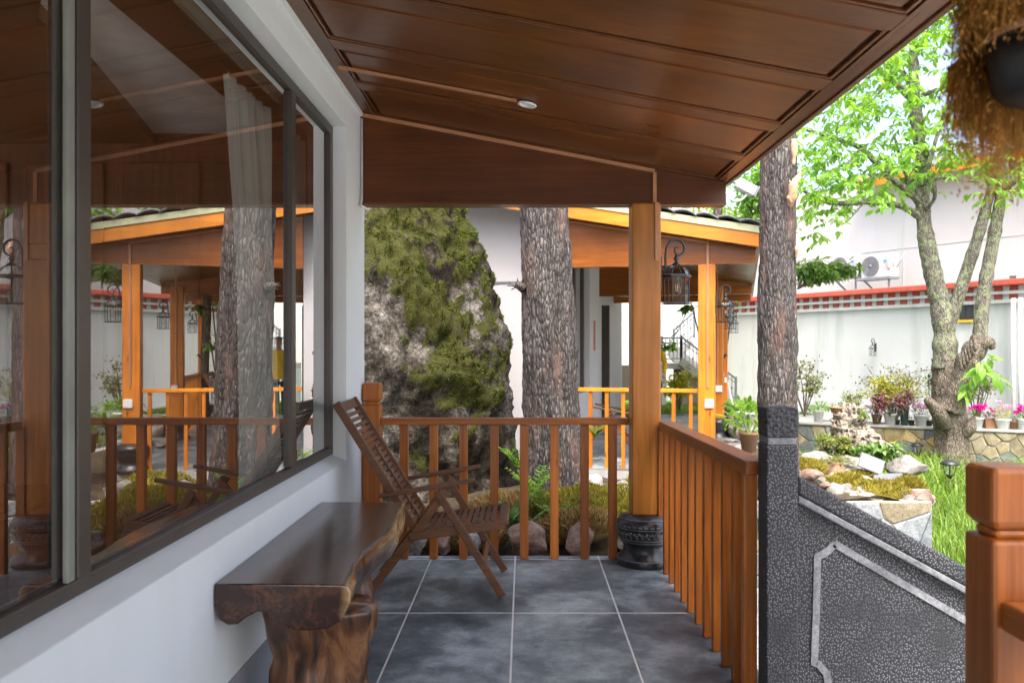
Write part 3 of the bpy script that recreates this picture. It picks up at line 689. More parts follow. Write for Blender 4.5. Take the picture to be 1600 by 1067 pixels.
# ================================================================ FOLDING CHAIR (faces +X)
def make_chair(loc, rz, label):
    c = empty('folding_chair', loc, label, 'chair', 'brown slatted folding chairs', rz)
    W = .285
    def bar(name, a, b, wy, h, y, parent=c, bevel=.004):
        return MB().beam((a[0], y, a[1]), (b[0], y, b[1]), wy, h, (0, 0, 1) if abs(a[0]-b[0]) > 1e-3 else (1, 0, 0)).build(name, M['chair'], parent, bevel=bevel)
    bt, bb = (-.50, 1.165), (-.02, .40)      # back stile
    for s in (-1, 1):
        bar('back_stile', bt, bb, .024, .050, s*W*.86)
        bar('seat_rail', (-.055, .362), (.525, .438), .026, .050, s*W*.93)
        bar('front_leg', (.115, .640), (.510, .010), .024, .046, s*W)
        bar('rear_leg', (.165, .632), (-.305, .010), .024, .050, s*(W-.028))
        sp = spin([(-.235, .612), (-.05, .642), (.15, .675), (.34, .708)], 4)
        m = MB()
        n = len(sp); vs = []
        for i, (x, z) in enumerate(sp):
            t = i/(n-1); hw = .022+.008*math.sin(t*math.pi)
            vs += [(x, s*(W+.004)-hw, z-.012), (x, s*(W+.004)+hw, z-.012), (x, s*(W+.004)+hw, z+.012), (x, s*(W+.004)-hw, z+.012)]
        fs = [(3,2,1,0), (4*n-4, 4*n-3, 4*n-2, 4*n-1)]+[(4*i+k, 4*i+(k+1) % 4, 4*i+4+(k+1) % 4, 4*i+4+k) for i in range(n-1) for k in range(4)]
        m.add(vs, fs); arm = m.build('armrest', M['chair'], c, bevel=.005)
        br = MB()
        for k in range(5): br.tube([(.02+.028*k, s*W-.012, .643+.005*k), (.02+.028*k, s*W+.012, .643+.005*k)], .007, 8)
        br.beam((.0, s*W, .648), (.17, s*W, .677), .014, .008); br.build('ratchet', M['iron'], arm)
        sc = MB()
        for (x, z) in ((.15, .585), (.195, .515), (.36, .25), (.41, .17)): sc.tube([(x, s*(W+.0125), z), (x, s*(W+.0145), z)], .005, 8)
        sc.build('bolt', M['iron'], c)
    dx, dz = bb[0]-bt[0], bb[1]-bt[1]; L = math.hypot(dx, dz); ux, uz = dx/L, dz/L
    yw = W*.86-.012
    slat = MB().box(-yw, yw, -.0055, .0055, -.0135, .0135).mesh('back_slat', M['chair'])
    rot = (math.atan2(-ux, -uz)*-1, 0, R(90))
    ang = math.atan2(ux, -uz)
    hb = MB().beam((bt[0]+ux*.035, -yw, bt[1]+uz*.035), (bt[0]+ux*.035, yw, bt[1]+uz*.035), .018, .062, (-ux, 0, -uz)).build('head_rail', M['chair'], c, bevel=.004)
    for k in range(20):
        t = .098+k*.0400; p = (bt[0]+ux*t, bt[1]+uz*t)
        MB().beam((p[0], -yw, p[1]), (p[0], yw, p[1]), .009, .0285 if k > 5 else .024, (-ux, 0, -uz)).build('back_slat', M['chair'], c, bevel=.002)
    for yy in (0,):
        MB().beam((bt[0]+ux*.34+.002, yy, bt[1]+uz*.34), (bb[0]+.002, yy, bb[1]), .030, .016, (0, 1, 0)).build('back_strip', M['chair'], c, bevel=.002)
    sx0, sz0, sx1, sz1 = -.03, .392, .545, .466
    sl2 = math.hypot(sx1-sx0, sz1-sz0); vx, vz = (sx1-sx0)/sl2, (sz1-sz0)/sl2
    yw = W*.93-.014
    for k in range(13):
        t = .02+k*.0385; p = (sx0+vx*t, sz0+vz*t)
        for (ya, yb) in ((-yw, yw),):
            MB().beam((p[0], ya, p[1]), (p[0], yb, p[1]), .027, .010, (-vz, 0, vx)).build('seat_slat', M['chair'], c, bevel=.002)
    for yy in (0,):
        MB().beam((sx0, yy, sz0+.000), (sx0+vx*.51, yy, sz0+.000+vz*.51), .032, .0115).build('seat_strip', M['chair'], c, bevel=.002)
    t = .548; MB().beam((sx0+vx*t, -W*.98, sz0+vz*t-.012), (sx0+vx*t, W*.98, sz0+vz*t-.012), .060, .036, (-vz, 0, vx)).build('front_rail', M['chair'], c, bevel=.009, seg=3)
    for t in (.70,):
        x, z = .115+.395*t, .640-.63*t
        MB().beam((x, -W+.012, z), (x, W-.012, z), .020, .045, (-.5, 0, .85)).build('stretcher', M['chair'], c, bevel=.003)
    MB().beam((-.12, -W+.04, .255), (-.12, W-.04, .255), .020, .045, (.6, 0, .8)).build('stretcher', M['chair'], c, bevel=.003)
    return c
chair = make_chair((-.634, 5.235, 0), 0, 'brown slatted wooden folding chair on the deck behind the walnut bench')

# ================================================================ NEIGHBOURING PAVILION (turned clockwise)
P2 = (2.21, 9.95, 0); P2R = R(-15)
pav = empty('pavilion', P2, 'honey coloured timber porch of the neighbouring white house beyond the boulder', 'pavilion', None, P2R)
def Z2(x): return 3.15-.19*(x+1.99)
XE2 = .585
def sh2(m): m.v = [(x, y, z+Z2(x)) for x, y, z in m.v]; return m
def gbeam(y, mat, n='beam', x0=-1.985):
    o = MB().prism([(x0, 2.497), (XE2-.02, 2.497), (XE2-.02, Z2(XE2)-.007), (x0, Z2(x0)-.007)], y, y+.12, 'y').build(n, mat, pav); return o
gbeam(-.09, M['p2_beam']); gbeam(5.75, M['p2_beam'], x0=-2.39); gbeam(8.2, M['p2_beam'], x0=-2.39)
sh2(MB().box(-1.99, XE2, -.30, 9.6, .024, .06)).build('ceiling', M['groove'], pav)
for k in range(27):
    y = -.295+k*.367
    sh2(MB().box(-1.98, XE2-.10, y, y+.34, 0, .022)).build('ceiling_board', M['ceil_x'], pav)
sh2(MB().box(XE2-.099, XE2, -.30, 9.6, -.006, .023)).build('eave_rail', M['ceil_y'], pav)
sh2(MB().box(-6.0, XE2+.01, -.34, -.302, -.006, .15)).build('gable_fascia', M['p2_x'], pav, bevel=.004)
sh2(MB().box(-6.0, XE2+.02, -.355, -.302, .152, .235)).build('verge_board', M['gutter'], pav, bevel=.004)
sh2(MB().box(XE2+.001, XE2+.03, -.30, 9.6, -.006, .15)).build('eave_fascia', M['p2_beam'], pav, bevel=.004)
sh2(MB().box(-6.0, XE2+.0, -.30, 9.6, .07, .225)).build('roof_deck', M['mortar'], pav)
rt = MB()
n = 14; vs = []
for i in range(n+1):
    a = i/n; zz = .035*math.sin(a*math.pi)**.8*1.1+.012*(1-a)
    for yy in (0, .34): vs.append((a*.262, yy, zz-.19*a*.262)); vs.append((a*.262, yy, zz+.016-.19*a*.262))
fs = []
for i in range(n):
    b0 = 4*i; b1 = b0+4
    fs += [(b0, b1, b1+2, b0+2), (b0+1, b0+3, b1+3, b1+1), (b0, b0+1, b1+1, b1), (b0+2, b1+2, b1+3, b0+3)]
rt.add(vs, fs, True); rtm = rt.mesh('roof_tile', M['rooftile'])
for j in range(10):
    for i in range(15):
        x = XE2-.20-i*.25
        put(rtm, 'roof_tile', pav, (x, -.39+j*.33, Z2(x)+.236+.004*(j % 2)+random.uniform(0, .006)))
big = MB()
for j in range(19):
    for i in range(25):
        x = XE2-.20-i*.25; y = -.39+(10+j)*.33
        if True: b0 = len(big.v); big.add([(p[0]+x, p[1]+y, p[2]+Z2(x)+.238) for p in vs[::1]], fs, True)
big.build('far_roof_tiles', M['rooftile'], pav, kind='stuff')
# near columns
for i, cy in enumerate((0, 3.7, 7.4)):
    cmat = M['p2_z']
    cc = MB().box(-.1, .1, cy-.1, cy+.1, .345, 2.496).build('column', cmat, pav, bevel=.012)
    MB().lathe(prof, (0, cy, .001), 40).build('stone_base', M['carved'], cc)
    MB().box(.0, .026, cy-.115, cy-.101, 1.02-.15*i, 2.9).build('trunking', M['trunking'], cc)
    MB().box(-.02, .085, cy-.125, cy-.1012, .78, .885).build('switch_box', M['whiteplastic'], cc, bevel=.006)
MB().beam((-1.98, -.098, Z2(-1.98)-.02), (.02, -.098, Z2(.02)-.02), .012, .026).build('trunking', M['trunking'], pav)
# deck
MB().box(-2.0, .24, -.12, 9.5, -.5, -.006).build('deck', M['concrete'], pav)
for i in range(4):
    for j in range(8):
        MB().box(-1.99+i*.5575+.004, -1.99+(i+1)*.5575-.004, -.115+j*1.19+.004, -.115+(j+1)*1.19-.004, -.0055, .001).build('floor_tile', M['tile'], pav)
# building body and window wall
bw = MB()
bw.prism([(-12, -.96), (-2.19, -.96), (-2.19, Z2(-2.19)+.2), (-5.5, Z2(-5.5)+.2), (-12, Z2(-5.5)+.2)], .15, .35, 'y')
bw.box(-2.19, -1.991, .15, .55, -.9, Z2(-1.99)+.05).box(-2.19, -1.991, .551, 3.04, -.9, .80).box(-2.19, -1.991, .551, 3.04, 2.9, 3.2)
bw.box(-2.19, -1.991, 3.041, 3.95, -.9, 3.2).box(-12, -2.192, 3.75, 3.95, -.9, 3.2)
bw.box(-2.6, -2.4, 3.951, 9.5, -.9, 3.3).box(-12, -11.8, .351, 3.74, -.9, 4.2)
bw.build('wall', M['p2white'], pav)
MB().box(-12, -2.2, .135, .1495, 2.335, 2.36).build('wall_groove_strip', M['steel'], pav)
w2 = MB().box(-2.14, -2.08, .552, 3.038, .802, .87).box(-2.14, -2.08, .552, 3.038, 2.83, 2.898)
for y in (.552, 1.4, 2.2, 2.95): w2.box(-2.14, -2.08, y, y+.086, .871, 2.829)
w2o = w2.build('window', M['frame'], pav, bevel=.003)
for a, b in ((.639, 1.399), (1.487, 2.199), (2.287, 2.949)): MB().box(-2.115, -2.107, a, b, .871, 2.829).build('pane', M['glass'], w2o)
MB().box(-4.2, -2.2, .5, 3.6, .1, .15).build('room_floor', M['room_wood'], pav)
MB().box(-4.3, -4.2, .5, 3.6, .1, 3.1).build('room_wall', M['room_wood'], pav)
dr = MB().box(-2.12, -1.97, 4.95, 5.0, .002, 2.28).build('door', M['frame'], pav, bevel=.01)
MB().box(-2.398, -2.30, 4.45, 4.59, .0, 2.35).box(-2.398, -2.30, 5.61, 5.75, .0, 2.35).box(-2.398, -2.30, 4.45, 5.75, 2.352, 2.48).build('door_frame', M['whiteplastic'], pav, bevel=.005)
MB().box(-2.0, -1.985, 3.4, 3.55, 1.45, 1.95).build('wall_plaque', M['red'], pav, bevel=.004)
# railing of the pavilion
def W2(x, y, z=0):
    c, s = math.cos(P2R), math.sin(P2R); return (P2[0]+x*c-y*s, P2[1]+x*s+y*c, P2[2]+z)
r2 = empty('pavilion_railing', W2(0, .0), 'bright orange railing between the wall and the honey coloured pavilion column', 'railing', None, P2R)
MB().box(-1.97, -.102, -.04, .04, .955, 1.0).build('handrail', M['p2_x'], r2, bevel=.004)
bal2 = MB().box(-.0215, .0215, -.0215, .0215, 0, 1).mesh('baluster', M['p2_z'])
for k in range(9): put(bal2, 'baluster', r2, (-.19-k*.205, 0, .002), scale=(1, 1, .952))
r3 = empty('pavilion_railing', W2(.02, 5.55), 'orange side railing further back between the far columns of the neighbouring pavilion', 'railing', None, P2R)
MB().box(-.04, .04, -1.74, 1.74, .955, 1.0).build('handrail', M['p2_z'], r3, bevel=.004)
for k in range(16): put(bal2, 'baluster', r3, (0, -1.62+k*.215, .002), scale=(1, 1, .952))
lantern(W2(.101, 0, 2.07), P2R, 'black iron lantern on the first column of the neighbouring pavilion', 'black iron wall lanterns')
lantern(W2(.101, 3.7, 2.07), P2R, 'black iron lantern further back, seen just behind and below another lantern of the pavilion', 'black iron wall lanterns')
lantern(W2(.101, 7.4, 2.07), P2R, 'farthest black iron lantern on the last column of the neighbouring pavilion', 'black iron wall lanterns')
ch2 = copy_tree(chair); ch2.location = W2(-1.22, 1.05); ch2.rotation_euler = (0, 0, R(172))
ch2['label'] = 'brown folding chair half hidden behind the orange railing of the neighbouring pavilion'

# ================================================================ TERRAIN PATCHES
def sstep(a, b, x):
    t = max(0, min(1, (x-a)/(b-a))); return t*t*(3-2*t)
def grid(x0, x1, y0, y1, n, m, f):
    mb = MB(); vs = []; fs = []
    for j in range(m+1):
        for i in range(n+1):
            x = x0+(x1-x0)*i/n; y = y0+(y1-y0)*j/m; vs.append((x, y, f(x, y)))
    for j in range(m):
        for i in range(n): a = j*(n+1)+i; fs.append((a, a+1, a+n+2, a+n+1))
    return mb.add(vs, fs, True)
PINE1 = (.27, 8.16); PINE2 = (2.69, 8.75)
def bedz(x, y):
    z = -.10+.06*noise.noise(Vector((x*1.5, y*1.5, 3)))+.03*noise.noise(Vector((x*5, y*5, 3)))
    z += .24*math.exp(-((x-PINE1[0])**2+(y-PINE1[1])**2)/.7)+.12*math.exp(-((x-PINE2[0])**2+(y-PINE2[1])**2)/.5)
    d = math.hypot((x-1.45)/.75, (y-8.0)/.7); z -= .22*(1-sstep(.6, 1.15, d))
    z += .12*math.exp(-((x-.75)**2+(y-7.0)**2)/.25)
    return z
grid(-4, 1.7, 5.97, 13.2, 70, 80, bedz).build('garden_bed', M['soil'], kind='structure')
grid(1.70, 4.17, 8.52, 13.2, 36, 60, bedz).build('garden_bed', M['soil'], kind='structure')
MB().add([(.6, 7.2, -.17), (2.3, 7.2, -.17), (2.3, 8.9, -.17), (.6, 8.9, -.17)], [(0,1,2,3)]).build('pond_water', M['water'], kind='structure')
def plat(x, y): return -.012+.01*noise.noise(Vector((x, y, 0)))
grid(-4, 4.15, 13.2, 18.6, 20, 20, plat).build('path', M['pave'], kind='structure')
grid(-8, 6.3, 18.6, 40, 20, 20, lambda x, y: .0).build('upper_lawn', M['lawnbase'], kind='structure')
# stone faced edge of the raised bed
def clip(poly, nx, ny, c):
    out = []
    for i in range(len(poly)):
        a, b = poly[i], poly[(i+1) % len(poly)]; da = a[0]*nx+a[1]*ny-c; db = b[0]*nx+b[1]*ny-c
        if da <= 0: out.append(a)
        if da*db < 0: t = da/(da-db); out.append((a[0]+(b[0]-a[0])*t, a[1]+(b[1]-a[1])*t))
    return out
def cells(w, h, n, rs):
    pts = []
    tries = 0; md = math.sqrt(w*h/n)*.68
    while len(pts) < n and tries < 20000:
        p = (rs.uniform(0, w), rs.uniform(0, h)); tries += 1
        if all(math.hypot(p[0]-q[0], p[1]-q[1]) > md for q in pts): pts.append(p)
    res = []
    for i, p in enumerate(pts):
        poly = [(0, 0), (w, 0), (w, h), (0, h)]
        for j, q in enumerate(pts):
            if i == j: continue
            nx, ny = q[0]-p[0], q[1]-p[1]; c = (q[0]**2+q[1]**2-p[0]**2-p[1]**2)/2
            poly = clip(poly, nx, ny, c)
            if len(poly) < 3: break
        if len(poly) >= 3: res.append(poly)
    return res
def clad(parent, w, h, n, seed, x0=0, z0=0, y=0):
    rs = random.Random(seed)
    for poly in cells(w, h, n, rs):
        cx = sum(p[0] for p in poly)/len(poly); cy = sum(p[1] for p in poly)/len(poly)
        rad = sum(math.hypot(p[0]-cx, p[1]-cy) for p in poly)/len(poly)
        k = max(.3, 1-.010/rad); k2 = max(.25, 1-.035/rad); m = len(poly); d = rs.uniform(.022, .045)
        vs = [(x0+cx+(p[0]-cx)*k, y, z0+cy+(p[1]-cy)*k) for p in poly]+[(x0+cx+(p[0]-cx)*k, y-d*.6, z0+cy+(p[1]-cy)*k) for p in poly]+[(x0+cx+(p[0]-cx)*k2, y-d, z0+cy+(p[1]-cy)*k2) for p in poly]
        fs = [tuple(range(2*m, 3*m))]+[(i, (i+1) % m, m+(i+1) % m, m+i) for i in range(m)]+[(m+i, m+(i+1) % m, 2*m+(i+1) % m, 2*m+i) for i in range(m)]
        MB().add(vs, fs).build('stone', rs.choice([M['cut_a'], M['cut_a'], M['cut_a'], M['cut_b'], M['cut_c']]) if parent.get('mixk', 1) else rs.choice([M['cut_b'], M['cut_b'], M['cut_b'], M['cut_a']]), parent)
bed_wall = empty('bed_wall', (1.7, 8.5, -.955), 'low grey stone clad wall facing the camera under the mossy rocks of the raised bed', 'wall')
bed_wall['mixk'] = 0
MB().box(0, 2.5, -.0, .2, 0, .87).box(2.3, 2.5, .201, 4.7, 0, .87).build('core', M['mortar'], bed_wall)
clad(bed_wall, 2.5, .87, 30, 3)

# ================================================================ BOULDER AND ROCKS
M['browny'] = leafmat('brown_olive_moss', (.04,.032,.010), (.17,.15,.04), .1, .9)
def boulder():
    prf = [(-.4,1.80), (0,1.75), (.4,1.72), (.86,1.69), (1.28,1.67), (1.6,1.62), (2.1,1.49), (2.55,1.34), (2.92,1.18), (3.3,.95), (3.7,.66), (4.0,.36), (4.15,.04)]
    sp = spin(prf, 10); seg = 260; vs = []; fs = []; mk = []
    cx, cy = -1.82, 9.5
    for i, (z, r) in enumerate(sp):
        for k in range(seg):
            a = 2*math.pi*k/seg; ca, sa = math.cos(a), math.sin(a)
            p = Vector((cx+r*ca, cy+r*.62*sa*(1+.12*abs(ca)), z))
            nrm = Vector((ca, sa*1.4, .35)).normalized()
            wt = .55+.45*abs(sa)
            q = p*1.0
            d = .20*fbm(q*.9+Vector((4, 0, 0)), 3)*wt+.05*noise.ridged_multi_fractal(q*4.2, 1.0, 2.1, 4, 1.0, 2.0)-.06+.10*noise.ridged_multi_fractal(q*1.6, 1.0, 2.1, 5, 1.0, 2.0)*wt-.13*wt+.045*fbm(q*5, 5)+.022*fbm(q*14, 4)
            # shoulder block at lower left front
            if sa < 0:
                e = math.hypot((p.x+1.62)/.42, (z-1.35)/.62); d += .17*(1-sstep(.75, 1.05, e))
            v = p+nrm*d; vs.append(v)
            # moss: a diagonal band falling to the right, and the crown
            ax, az, bx, bz = -1.55, 2.95, -.50, .95
            t = max(0, min(1, ((v.x-ax)*(bx-ax)+(v.z-az)*(bz-az))/((bx-ax)**2+(bz-az)**2)))
            dd = math.hypot(v.x-ax-(bx-ax)*t, v.z-az-(bz-az)*t)
            m_ = .95-dd*1.95+.65*fbm(Vector(v)*2.3, 4)+.55*fbm(Vector(v)*8, 3)
            m_ = max(m_, .50*sstep(1.9, 2.9, v.z)+.5*fbm(Vector(v)*6.5, 3)+.6*fbm(Vector(v)*1.9+Vector((9, 0, 0)), 4))
            if v.x > -1.35 and v.z > 1.15: m_ = max(m_, .16+.26*sstep(1.3, 2.4, v.z)+1.2*fbm(Vector(v)*5.5+Vector((3, 1, 0)), 4))
            if v.x < -1.25 and v.z < 2.05: m_ *= .35
            m_ -= .5*sstep(.35, .10, (v.z-1.0)*-1) if v.z < .85 else 0
            mk.append(max(0, min(1, m_)))
            mm = sstep(.35, .8, m_)
            if mm > 0: vs[-1] = v+nrm*mm*(.05*abs(noise.noise(q*6.5))+.045*abs(noise.noise(q*15))+.02*noise.noise(q*34))
    n = len(sp)
    for i in range(n-1):
        for k in range(seg): k2 = (k+1) % seg; fs.append((i*seg+k, i*seg+k2, (i+1)*seg+k2, (i+1)*seg+k))
    m = MB().add(vs, fs, True); me = m.mesh('boulder', M['boulder'])
    at_ = me.attributes.new('moss', 'FLOAT', 'POINT'); at_.data.foreach_set('value', mk)
    o = bpy.data.objects.new('boulder', me); COL.objects.link(o)
    tag(o, 'huge granite boulder with green moss running diagonally down it, beyond the back railing', 'boulder')
    rs = random.Random(5); tm = MB(); td = MB(); cand = [f for f in fs if mk[f[0]] > .45 and vs[f[0]].y < 9.9 and vs[f[0]].z < 3.9]
    for _ in range(90000):
        f = rs.choice(cand)
        if rs.random() > (mk[f[0]]-.40)*2.2: continue
        u, w = rs.random(), rs.random()
        p = vs[f[0]].lerp(vs[f[1]], u).lerp(vs[f[3]].lerp(vs[f[2]], u), w)
        if noise.noise(p*9) < -.05 or noise.noise(p*24) < -.25: continue
        h = rs.uniform(.010, .030); a = rs.uniform(0, 6.3); nn = Vector((p.x-cx, (p.y-cy)*2, .3)).normalized()
        e = Vector((rs.uniform(-1, 1), rs.uniform(-1, 1), rs.uniform(-1, 1))).normalized()*.0075
        tip = p+nn*h+Vector((0, 0, rs.uniform(-.5, .6)*h))
        (td if rs.random() < .10+.45*max(0, noise.noise(p*3.3)) else tm).add([p-e, p+e, tip], [(0, 1, 2)])
    tm.build('moss', M['moss'], o, kind='stuff'); td.build('dry_moss', M['browny'], o, kind='stuff')
    return o
boulder()
def rockmesh(seed, mat, sub=3, sc=(1, 1, 1), cut=.35, nm='rock'):
    bm = bmesh.new(); bmesh.ops.create_icosphere(bm, subdivisions=sub, radius=1)
    o = Vector((seed*7.3, seed*1.7, 0))
    rs = random.Random(seed); planes = [Vector((rs.gauss(0,1), rs.gauss(0,1), rs.gauss(0,1))).normalized() for _ in range(13)]
    for v in bm.verts:
        c = v.co.copy()
        for n_ in planes:
            d = c.dot(n_)
            if d > .62: c -= n_*(d-.62)*.93
        c += c.normalized()*(.16*noise.noise(c*1.3+o)+.07*noise.noise(c*3.5+o)+.03*noise.noise(c*9+o))
        v.co = Vector((c.x*sc[0], c.y*sc[1], c.z*sc[2]))
    me = bpy.data.meshes.new(nm); bm.to_mesh(me); bm.free(); me.materials.append(mat)
    me.polygons.foreach_set('use_smooth', [True]*len(me.polygons)); return me
def rock(seed, mat, loc, sc, label, group=None, rz=0, nm='rock', sub=4):
    o = bpy.data.objects.new(nm, rockmesh(seed, mat, sub, sc)); COL.objects.link(o); o.location = loc; o.rotation_euler = (0, 0, rz)
    tag(o, label, 'rock', group); return o
def mosspatch(c, rx, ry, rz, n, mat, label, h=(.03, .07), up=.6, w=.018):
    m = MB(); rs = random.Random(int(abs(c[0]*100+c[1]*10)))
    for _ in range(n):
        a = rs.uniform(0, 6.283); e = math.acos(rs.uniform(0, 1)); d = Vector((math.cos(a)*math.sin(e), math.sin(a)*math.sin(e), math.cos(e)))
        bump = 1+.25*noise.noise(Vector((d.x*3+c[0], d.y*3, d.z*3)))
        p = Vector((c[0]+d.x*rx*bump, c[1]+d.y*ry*bump, c[2]+d.z*rz*bump)); t = p+(d*(1-up)+Vector((rs.gauss(0,.35), rs.gauss(0,.35), up)))*rs.uniform(*h)
        s = Vector((rs.uniform(-1,1), rs.uniform(-1,1), rs.uniform(-1,1))).normalized()*w/2
        m.add([p-s, p+s, t], [(0,1,2)])
    # dark core so the pad is solid
    bmm = bmesh.new(); bmesh.ops.create_icosphere(bmm, subdivisions=3, radius=1)
    vs = [(c[0]+v.co.x*rx*.86*(1+.2*noise.noise(v.co*3)), c[1]+v.co.y*ry*.86, c[2]+v.co.z*rz*.86) for v in bmm.verts]; fs = [tuple(v.index for v in f.verts) for f in bmm.faces]; bmm.free()
    m.add(vs, fs, True)
    o = m.build('moss_cushion', mat, kind='stuff'); tag(o, label, 'moss'); return o
def gz(x, y): return bedz(x, y)
# rocks along the far deck edge
rk = [(-1.0, 6.30, .17, 'warm_pink', 'small pinkish rock at the deck edge near the wall end'),
      (-.83, 6.27, .13, 'grey', 'small grey rock just behind the deck edge left of the chair legs'),
      (-.62, 6.32, .12, 'warm_pink', 'low reddish rock at the deck edge under the folding chair seat'),
      (-.40, 6.27, .13, 'grey', 'grey rock at the deck edge behind the front legs of the chair'),
      (.03, 6.30, .22, 'warm_pink', 'large angular pinkish rock behind the railing right of the chair'),
      (.43, 6.31, .215, 'warm_pink', 'large rounded brown rock under dry moss behind the railing'),
      (.78, 6.32, .13, 'grey', 'grey rock beside the black carved column base')]
for i, (x, y, r, c, lb) in enumerate(rk):
    rock(11+i, M['rock_warm'] if c == 'warm_pink' else M['rock_grey'], (x, y, r*.30-.02), (r*1.0, r*.75, r*.85), lb, 'rocks along the far edge of the deck', rz=i*.9)
mosspatch((.46, 6.44, .09), .28, .18, .13, 3600, M['drymoss'], 'dry straw coloured moss draped over the large rounded brown rock', (.02, .05))
mosspatch((.24, 6.62, .0), .26, .16, .10, 1800, M['drymoss'], 'dry brown moss between two large pinkish rocks at the deck edge', (.02, .05))
mosspatch((-.55, 6.5, .0), .5, .2, .12, 5200, M['drymoss'], 'brown green moss on the ground behind the chair legs', (.02, .05))
mosspatch((.62, 7.15, .04), .55, .42, .24, 9000, M['ymoss'], 'bright yellow green moss mound between the pine trunk and the column', (.015, .04))
mosspatch((.95, 6.75, .02), .35, .3, .16, 4500, M['ymoss'], 'yellow moss mound just behind the black column base', (.015, .04))
mosspatch((.05, 7.4, .03), .5, .35, .14, 6000, M['drymoss'], 'dry moss and needles at the foot of the large pine trunk', (.03, .08))
rr = [(1.30, 7.1, .17, 'grey', 'grey rock at the near edge of the small pond'), (1.0, 7.75, .15, 'grey', 'grey rock at the left edge of the small pond'),
      (1.9, 7.5, .2, 'warm', 'pinkish rock on the right side of the small pond'), (1.05, 8.6, .16, 'grey', 'grey rock at the far left edge of the pond'),
      (1.75, 8.75, .2, 'grey', 'pale rock at the far edge of the pond below the pavilion'), (.75, 9.2, .22, 'grey', 'pale rock between the pine trunk and the pavilion deck'),
      (1.45, 9.3, .17, 'warm', 'small pinkish rock against the pavilion deck edge')]
for i, (x, y, r, c, lb) in enumerate(rr):
    rock(31+i, M['rock_warm'] if c == 'warm' else M['rock_grey'], (x, y, gz(x, y)+r*.25), (r*1.1, r*.8, r*.7), lb, 'rocks round the small pond', rz=i*1.3)
mosspatch((1.45, 8.95, -.05), .4, .22, .18, 2000, M['ymoss'], 'yellow moss cushion at the far side of the small pond', (.03, .06))
# rocks and moss of the raised bed right of the pine
def bed(x, y, D): return at(x, y, D)
isl = [(1262, 742, 9.2, .17, 'warm', 'orange tinted rock under yellow moss beside the stone post'),
       (1300, 752, 9.3, .16, 'grey', 'pale rock in the raised bed right of the yellow moss clump'),
       (1318, 768, 8.9, .17, 'grey', 'grey rock in front of the planted clay jug'),
       (1350, 778, 8.75, .22, 'grey', 'largest pale rock at the near edge of the raised bed'),
       (1352, 760, 9.2, .20, 'grey', 'flat pale rock below the solar panel'),
       (1372, 786, 8.7, .10, 'grey', 'small upright stone among yellow moss at the near bed edge'),
       (1408, 772, 8.8, .15, 'grey', 'upright grey rock right of the yellow moss under the solar panel'),
       (1430, 776, 8.75, .17, 'warm', 'brown rock near the right end of the stone clad wall'),
       (1415, 757, 9.3, .16, 'grey', 'pale flat rock just right of the solar panel'),
       (1275, 715, 11.5, .34, 'grey', 'broad flat pale stone far back in the raised bed by the pine'),
       (1330, 728, 11.2, .28, 'grey', 'pale slab stone behind the clay jug'),
       (1420, 730, 11.6, .28, 'grey', 'pale flat slab behind the solar panel near the grass')]
for i, (x, y, D, r, c, lb) in enumerate(isl):
    p = at(x, y, D); rock(61+i, M['rock_warm'] if c == 'warm' else M['rock_grey'], p, (r*1.15, r*.8, r*(.62 if r < .3 else .30)), lb, 'rocks in the raised bed', rz=i*.8)
for i, (x, y, D, rx, rz_, lb) in enumerate([(1262, 738, 9.4, .20, .14, 'golden moss clump beside the dark stone post'), (1325, 756, 9.1, .17, .10, 'yellow moss strip between pale rocks in the raised bed'),
     (1375, 775, 8.8, .30, .16, 'large yellow moss cushion under the solar panel'), (1345, 748, 9.6, .14, .08, 'small moss pad left of the solar panel'),
     (1420, 763, 8.95, .16, .11, 'yellow moss pad at the right end of the raised bed'), (1300, 758, 9.0, .10, .07, 'small brownish moss pad near the balustrade slope'), (1362, 793, 8.62, .16, .08, 'moss hanging over the top edge of the stone clad wall')]):
    p = at(x, y, D); mosspatch(p, rx, rx*.7, rz_, 2200, M['ymoss'], lb, (.02, .05))
rsr = random.Random(8)
for i, (x, y, D, lb) in enumerate([(1292,760,8.9,'small stone just above the balustrade slope, nearest the clay jug'), (1308,766,8.85,'small stone between the clay jug and the near bed edge'), (1332,780,8.66,'small stone lowest beside the balustrade slope at the bed edge'),
    (1384,790,8.6,'small rounded stone on the rim right above the middle of the stone clad wall'), (1396,783,8.65,'small stone on the wall rim just right of the middle one'), (1418,780,8.62,'small stone below the yellow moss pad at the right of the bed'),
    (1442,780,8.64,'last small stone at the right corner of the stone clad wall'), (1300,745,9.6,'small stone directly behind the clay jug'), (1330,744,9.9,'small stone half way between clay jug and solar panel'),
    (1398,752,9.6,'small stone touching the right side of the solar panel'), (1284,752,9.0,'small stone between the golden moss clump and the clay jug'), (1362,768,8.9,'small stone in the large moss cushion under the solar panel')]):
    r = rsr.uniform(.07, .115)
    rock(120+i, M['rock_grey'] if i % 3 else M['rock_warm'], at(x, y, D), (r*1.15, r, r*.85), lb, 'small rounded stones of the raised bed', rz=i*1.1, sub=3)
# stone trough right of the pavilion column, with boulder bank
rock(91, M['rock_bank'], at(1165, 672, 13.5), (.55, .4, .28), 'dark squat rock on the paving right of the pavilion column', None)
rock(92, M['rock_grey'], at(1150, 700, 11.5), (.30, .3, .10), 'flat pale stepping stone beside the terracotta pot', None)
rock(93, M['rock_grey'], at(1128, 690, 12.5), (.25, .3, .10), 'flat pale stone close to the pavilion column foot', None)
